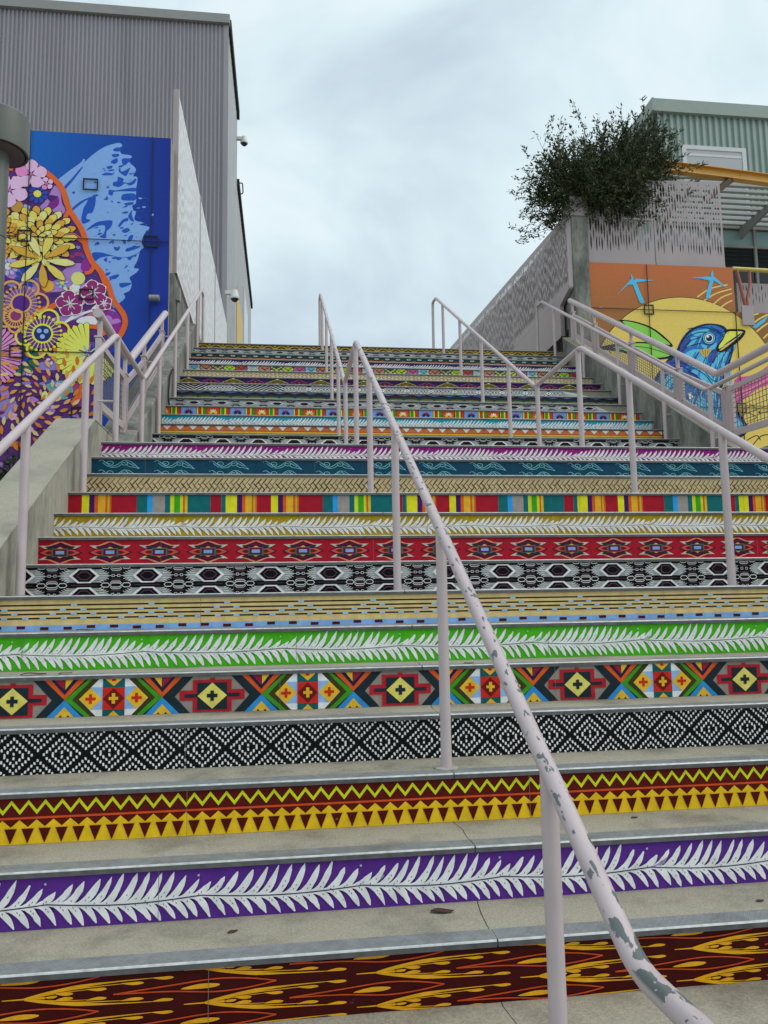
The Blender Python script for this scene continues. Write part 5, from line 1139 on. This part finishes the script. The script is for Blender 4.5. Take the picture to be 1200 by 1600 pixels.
# right mural: blue bird against a sun
t = thing('mural_wall', 'concrete wall painted with a patterned blue bird before a yellow sun at right', 'wall', (7, 11.3, 1.2))
o = MB().box(4.742, 7.155, 11.202, 11.52, 1.1, 5.262).box(7.156, 12, 11.203, 11.51, 1.1, 4.52).build('wall_body', M_wall); at_base(t, o)
b_ = Art(-1.256, 1.152, -1.88, 2.26, .0011); c_ = Art(1.158, 3.6, -1.88, 1.518, .0011)
for a in (b_, c_):
    nv = 16; lo, hi = -.2, 2.26
    for i in range(nv):
        v0 = lo+(hi-lo)*i/nv; v1 = lo+(hi-lo)*(i+1)/nv; g = lambda v: mixc(paint('86663a'), paint('b3683f'), max(0, min(1, (v-.9)/1.2)))
        q0, q1 = max(v0, a.b[2]), min(v1, a.b[3])
        if q1 > q0: a.p.append(([(a.b[0], q0), (a.b[1], q0), (a.b[1], q1), (a.b[0], q1)], [g(q0), g(q0), g(q1), g(q1)], 0))
    a.rect(a.b[0], a.b[1], -1.88, -.2, paint('c9a85a'), 0)
    for R_, col, ly in ((1.605, '3a2a14', 2), (1.594, 'dcbf62', 3)): a.poly([(.280+R_*cos(i*2*pi/90), .136+R_*sin(i*2*pi/90)) for i in range(90)], paint(col), ly)
    Lb = [(1.02, 1.17), (.72, 1.22), (.42, 1.02), (.21, .62), (-.02, .20), (-.14, -.35), (.0, -.9)]; Rb = [(1.06, 1.14), (1.08, .98), (1.10, .72), (1.04, .40), (.98, .0), (.98, -.4), (1.2, -.9)]
    lb = smooth_line(Lb, 5); rb = smooth_line(Rb, 5); n_ = len(lb)
    fr = random.Random(8)
    for q in range(1, 12):
        f = q/12; base = [(lb[i][0]*(1-f)+rb[i][0]*f+.035*sin(i*.55+q), lb[i][1]*(1-f)+rb[i][1]*f+.02*cos(i*.7+q*1.7)) for i in range(n_)]
        i0 = fr.randint(0, 4)
        while i0 < n_-3:
            ln = fr.randint(4, 9); seg = base[i0:i0+ln]; m_ = len(seg)
            wds = [.028*sin(pi*(i+.6)/(m_+.2)) for i in range(m_)]
            if m_ > 2:
                a.stroke(seg, [w_+.010 for w_ in wds], paint('1a3160'), 9); a.stroke(seg, wds, paint(fr.choice(('5db6e6', '3b8fd0', '6cc4ee', '2a5fa8', '4a55a0'))), 10)
            i0 += ln+fr.randint(0, 2)
    for it in ART['R']:
        it = list(it); it[2] = it[2]+2 if it[2] > 2 and it[2] < 8 else it[2]+4 if it[2] >= 8 else it[2]
        draw(a, [it])
    o = a.build('painting', (6.0, 11.20, 3.0), M_mural); at_base(t, o)
joints(t, (6.0, 11.20, 3.0), [(-.317, -1.8, -.317, 2.25), (-1.25, 1.505, 1.15, 1.505), (1.135, -1.8, 1.135, 1.495), (-1.25, -.05, 1.15, -.05), (1.16, -.05, 3.5, -.05)], [(-.397, 1.426, -.238, 1.587), (1.05, -.13, 1.21, .03)], M_dark)

# ------------------------------------------------------------------ lamp, cameras, small fixtures
t = thing('street_lamp', 'gray green lamp post with drum shaped head at the left edge of the photo', 'street lamp', (-2.38, 6.5, .3))
at_base(t, smooth_build(MB().tube([(-2.38, 6.5, .28), (-2.38, 6.5, 3.86)], .088, 24), 'pole', M_lamp))
at_base(t, smooth_build(MB().tube([(-2.38, 6.5, z) for z in (3.84, 3.80, 3.80, 3.83, 4.10, 4.115, 4.12)], [.205, .215, .235, .24, .24, .225, .05], 40, 0, True), 'lamp_head', M_lamp))
at_base(t, smooth_build(MB().tube([(-2.38, 6.5, 3.794), (-2.38, 6.5, 3.80)], .205, 32), 'lens', M_lampin))
at_base(t, smooth_build(MB().tube([(-2.38, 6.5, 3.05), (-2.38, 6.5, 3.056)], .090, 24), 'collar', M_dark))
def dome(p, lab, s=1.):
    t = thing('security_camera', lab, 'security camera', p)
    x, y, z = p
    at_base(t, MB().box(x-.42*s, x-.02, y-.09*s, y+.09*s, z+.20*s, z+.36*s).build('bracket', M_camwhite))
    at_base(t, smooth_build(MB().tube([(x, y, z+q*s) for q in (.42, .40, .30, .10, .05, .0)], [.06*s, .12*s, .15*s, .20*s, .215*s, .20*s], 20), 'housing', M_camwhite))
    at_base(t, smooth_build(MB().tube([(x, y, z+q*s) for q in (.0, -.05, -.10, -.13, -.145)], [.165*s, .15*s, .11*s, .06*s, .01], 18), 'dome', M_glass))
dome((-1.20, 18.6, 7.42), 'white dome camera on a bracket above the end of the left screen', .55)
dome((-1.30, 24.4, 15.05), 'dome camera high on the gray building just below its roof', .6)
t = thing('wall_light', 'small dark gray wall light on the blue mural', 'wall light', (-1.70, 10.28, 4.05))
at_base(t, smooth_build(MB().tube([(-1.77, 10.20, 4.05), (-1.64, 10.20, 4.05)], .04, 14), 'housing', M_trim)); at_base(t, MB().box(-1.73, -1.67, 10.20, 10.275, 4.02, 4.08).build('mount', M_trim))
t = thing('junction_box', 'gray electrical box with conduit on the stained wall beside the blue mural', 'junction box', (-1.45, 10.6, 4.2))
at_base(t, MB().box(-1.4715, -1.42, 10.52, 10.64, 4.16, 4.34).build('box', M_trim)); at_base(t, smooth_build(MB().tube([(-1.455, 10.58, 4.17), (-1.455, 10.58, 3.55)], .014, 8), 'conduit', M_trim))
# loose cable on the left stair wall
o = smooth_build(MB().tube([(-1.290, 9.1, 2.75), (-1.288, 9.0, 2.72), (-1.288, 8.8, 2.55), (-1.288, 8.72, 2.3), (-1.289, 8.85, 2.25)], .009, 8, .06), 'cable', M_dark)
tag(o, 'black cable hanging on the stained wall left of the upper flight', 'cable')
o.parent = None

# ------------------------------------------------------------------ plants
def foliage(stems, rr, leaf=.05, per=60, spread=.05):
    V = []; Fc = []; st = MB()
    for P, r0 in stems:
        st.tube(P, [max(.0012, r0*(1-i/len(P))) for i in range(len(P))], 4, 0, False)
        n = len(P)
        for q in range(per):
            f = rr.random()**.72; i = min(n-2, int(f*(n-1))); t_ = f*(n-1)-i
            p = Vector(P[i]).lerp(Vector(P[i+1]), t_); d = (Vector(P[i+1])-Vector(P[i])).normalized()
            sp = spread*(1.25-f); p = p+Vector((rr.gauss(0, sp), rr.gauss(0, sp), rr.gauss(0, sp)))
            ax = (d*.9+Vector((rr.gauss(0, .8), rr.gauss(0, .8), rr.gauss(0, .6)))).normalized()
            sd2 = ax.cross(Vector((rr.gauss(0, 1), rr.gauss(0, 1), rr.gauss(0, 1)))).normalized()
            L = leaf*rr.uniform(.6, 1.35); w_ = L*.17; nn = ax.cross(sd2)*L*.06; k = len(V)
            V += [tuple(p), tuple(p+ax*L*.45-sd2*w_+nn), tuple(p+ax*L), tuple(p+ax*L*.45+sd2*w_+nn)]
            Fc += [(k, k+1, k+2, k+3)]
    return V, Fc, st
def bush(name, label, sets, rr):
    t = thing(name, label, 'bush', sets[0][0][0][0][0])
    V = []; Fc = []; st = None
    for stems, kw in sets:
        v, f, b = foliage(stems, rr, **kw); k = len(V); V += v; Fc += [tuple(q+k for q in ff) for ff in f]
        if st is None: st = b
        else:
            k = len(st.v); st.v += b.v; st.f += [tuple(q+k for q in ff) for ff in b.f]
    at_base(t, mesh_obj('leaves', V, Fc, M_leaf)); at_base(t, st.build('branches', M_stem, None, True))
    return t
rr = random.Random(21); stems = []
def grow(p, d, ln, n, up, wob, r0):
    P = [tuple(p)]; d = Vector(d).normalized(); p = Vector(p)
    for i in range(n):
        d = (d+Vector((rr.gauss(0, wob), rr.gauss(0, wob), rr.gauss(0, wob)+up))).normalized(); p = p+d*ln/n; P.append(tuple(p))
    stems.append((P, r0)); return P
for i in range(300):
    bx = 4.5+1.55*rr.random(); base = (bx, rr.uniform(11.35, 12.0), rr.uniform(6.0, 6.75)+(bx-4.5)*.22)
    an = rr.uniform(0, 2*pi); el = rr.uniform(.05, 1.25)
    side = (bx-5.0)*.9
    d = (cos(an)*cos(el)*.8+side*.6+.05, sin(an)*cos(el)*.55-.06, sin(el)+.12)
    ln = rr.uniform(.45, 1.15)*(1.12 if el > .75 else .92)
    P = grow(base, d, ln, 7, .02, .13, .007)
    if rr.random() < .75:
        q = P[rr.randint(3, 5)]; grow(q, (rr.gauss(0, .7), rr.gauss(0, .5), rr.uniform(.1, 1)), ln*.45, 5, .03, .15, .003)
for i in range(60):       # growth spilling down over the screens
    base = (rr.uniform(4.35, 5.7), rr.uniform(11.2, 11.4), rr.uniform(6.2, 6.75))
    grow(base, (rr.gauss(-.1, .5), rr.uniform(-.5, .05), rr.uniform(-.9, .3)), rr.uniform(.25, .6), 6, -.10, .12, .004)
for i in range(45):       # leaning out over the left screen
    base = (rr.uniform(4.3, 4.7), rr.uniform(11.3, 12.0), rr.uniform(6.0, 6.8))
    grow(base, (rr.uniform(-1, -.3), rr.gauss(0, .4), rr.uniform(-.35, .7)), rr.uniform(.3, .75), 6, -.02, .12, .004)
for i in range(150):      # thick front of the bush over the pillar cap
    base = (rr.uniform(4.4, 5.7), rr.uniform(11.02, 11.2), rr.uniform(6.15, 6.75))
    grow(base, (rr.gauss(0, .6), rr.uniform(-.35, .15), rr.gauss(.1, .6)), rr.uniform(.25, .55), 5, 0, .12, .004)
core = stems; stems = []
for i in range(130):      # wispy upright twigs standing clear of the mass
    bx = 4.30+1.85*rr.random(); base = (bx, rr.uniform(11.2, 12.0), 6.7+(bx-4.35)*.30+rr.uniform(-.1, .25))
    grow(base, (rr.gauss((bx-5.3)*.25, .28), rr.gauss(-.05, .2), 1), rr.uniform(.35, .80), 6, .02, .09, .003)
for i in range(5): grow((4.85+i*.07, 11.32, 5.95), (.1*i-.2, -.02, 1), .7, 6, 0, .12, .012)
bush('bush', 'dark leafy bush sprawling over the top of the pillar and screens', [(core, dict(leaf=.066, per=40, spread=.05)), (stems, dict(leaf=.072, per=30, spread=.022))], rr)
o = MB().box(4.5, 5.75, 11.56, 12.2, 4.96, 6.15).build('planter', M_wall); tag(o, 'raised concrete planter behind the perforated screens under the bush', 'planter')
rr = random.Random(5); stems = []
for i in range(60):
    base = (rr.uniform(-2.05, -1.85), rr.uniform(5.1, 5.7), .30); grow(base, (rr.gauss(0, .25), rr.gauss(0, .3), 1), rr.uniform(.45, .85), 6, .0, .10, .005)
bush('shrub', 'small dark green shrub behind the low concrete wall at left', [(stems, dict(leaf=.05, per=60, spread=.03))], rr)

# ------------------------------------------------------------------ litter on the treads
def leaf_litter(x, y, label, s=.03, rot=0.):
    z = tread_z(y)+.002; V = []; Fc = []
    for i in range(7):
        t_ = i/6; w_ = .42*sin(pi*(.08+.86*t_)); c, s_ = cos(rot), sin(rot)
        for q in (-1, 0, 1):
            u = (t_-.5)*2; v = q*w_; V.append((x+s*(u*c-v*s_), y+s*(u*s_+v*c), z+s*(.05*abs(q)+.08*sin(t_*pi)+.05*sin(t_*7)+.05)))
    for i in range(6):
        for q in range(2): Fc.append((i*3+q, (i+1)*3+q, (i+1)*3+q+1, i*3+q+1))
    o = mesh_obj('fallen_leaf', V, Fc, M_deadleaf, None, True)
    s2 = o.modifiers.new('solidify', 'SOLIDIFY'); s2.thickness = .001
    tag(o, label, 'leaf', 'dry leaves lying on the steps')
leaf_litter(-1.02, 3.40, 'curled brown leaf at far left below the multicoloured riser', .05, .1)
leaf_litter(-.90, 3.42, 'brown leaf beside another, below the multicoloured riser at left', .032, .9)
leaf_litter(.47, 2.44, 'dry leaf lying below the purple fern riser near the crack', .035, -.15)
leaf_litter(.80, 3.40, 'flat dark red leaf on the tread right of the middle handrail post', .026, .3)
leaf_litter(-1.28, 4.05, 'dark scrap of leaf at the foot of the left handrail post', .03, .4)
leaf_litter(-.92, 3.80, 'dark leaf below the tan dashed riser at left', .04, -.1)
leaf_litter(-.15, 2.40, 'small pale leaf on the tread under the purple fern', .016, .5)
leaf_litter(1.22, 2.72, 'tiny dark leaf crumb under the yellow triangles at right', .014, .2)
leaf_litter(1.45, 2.36, 'small dark leaf crumb under the purple fern at right', .015, .2)
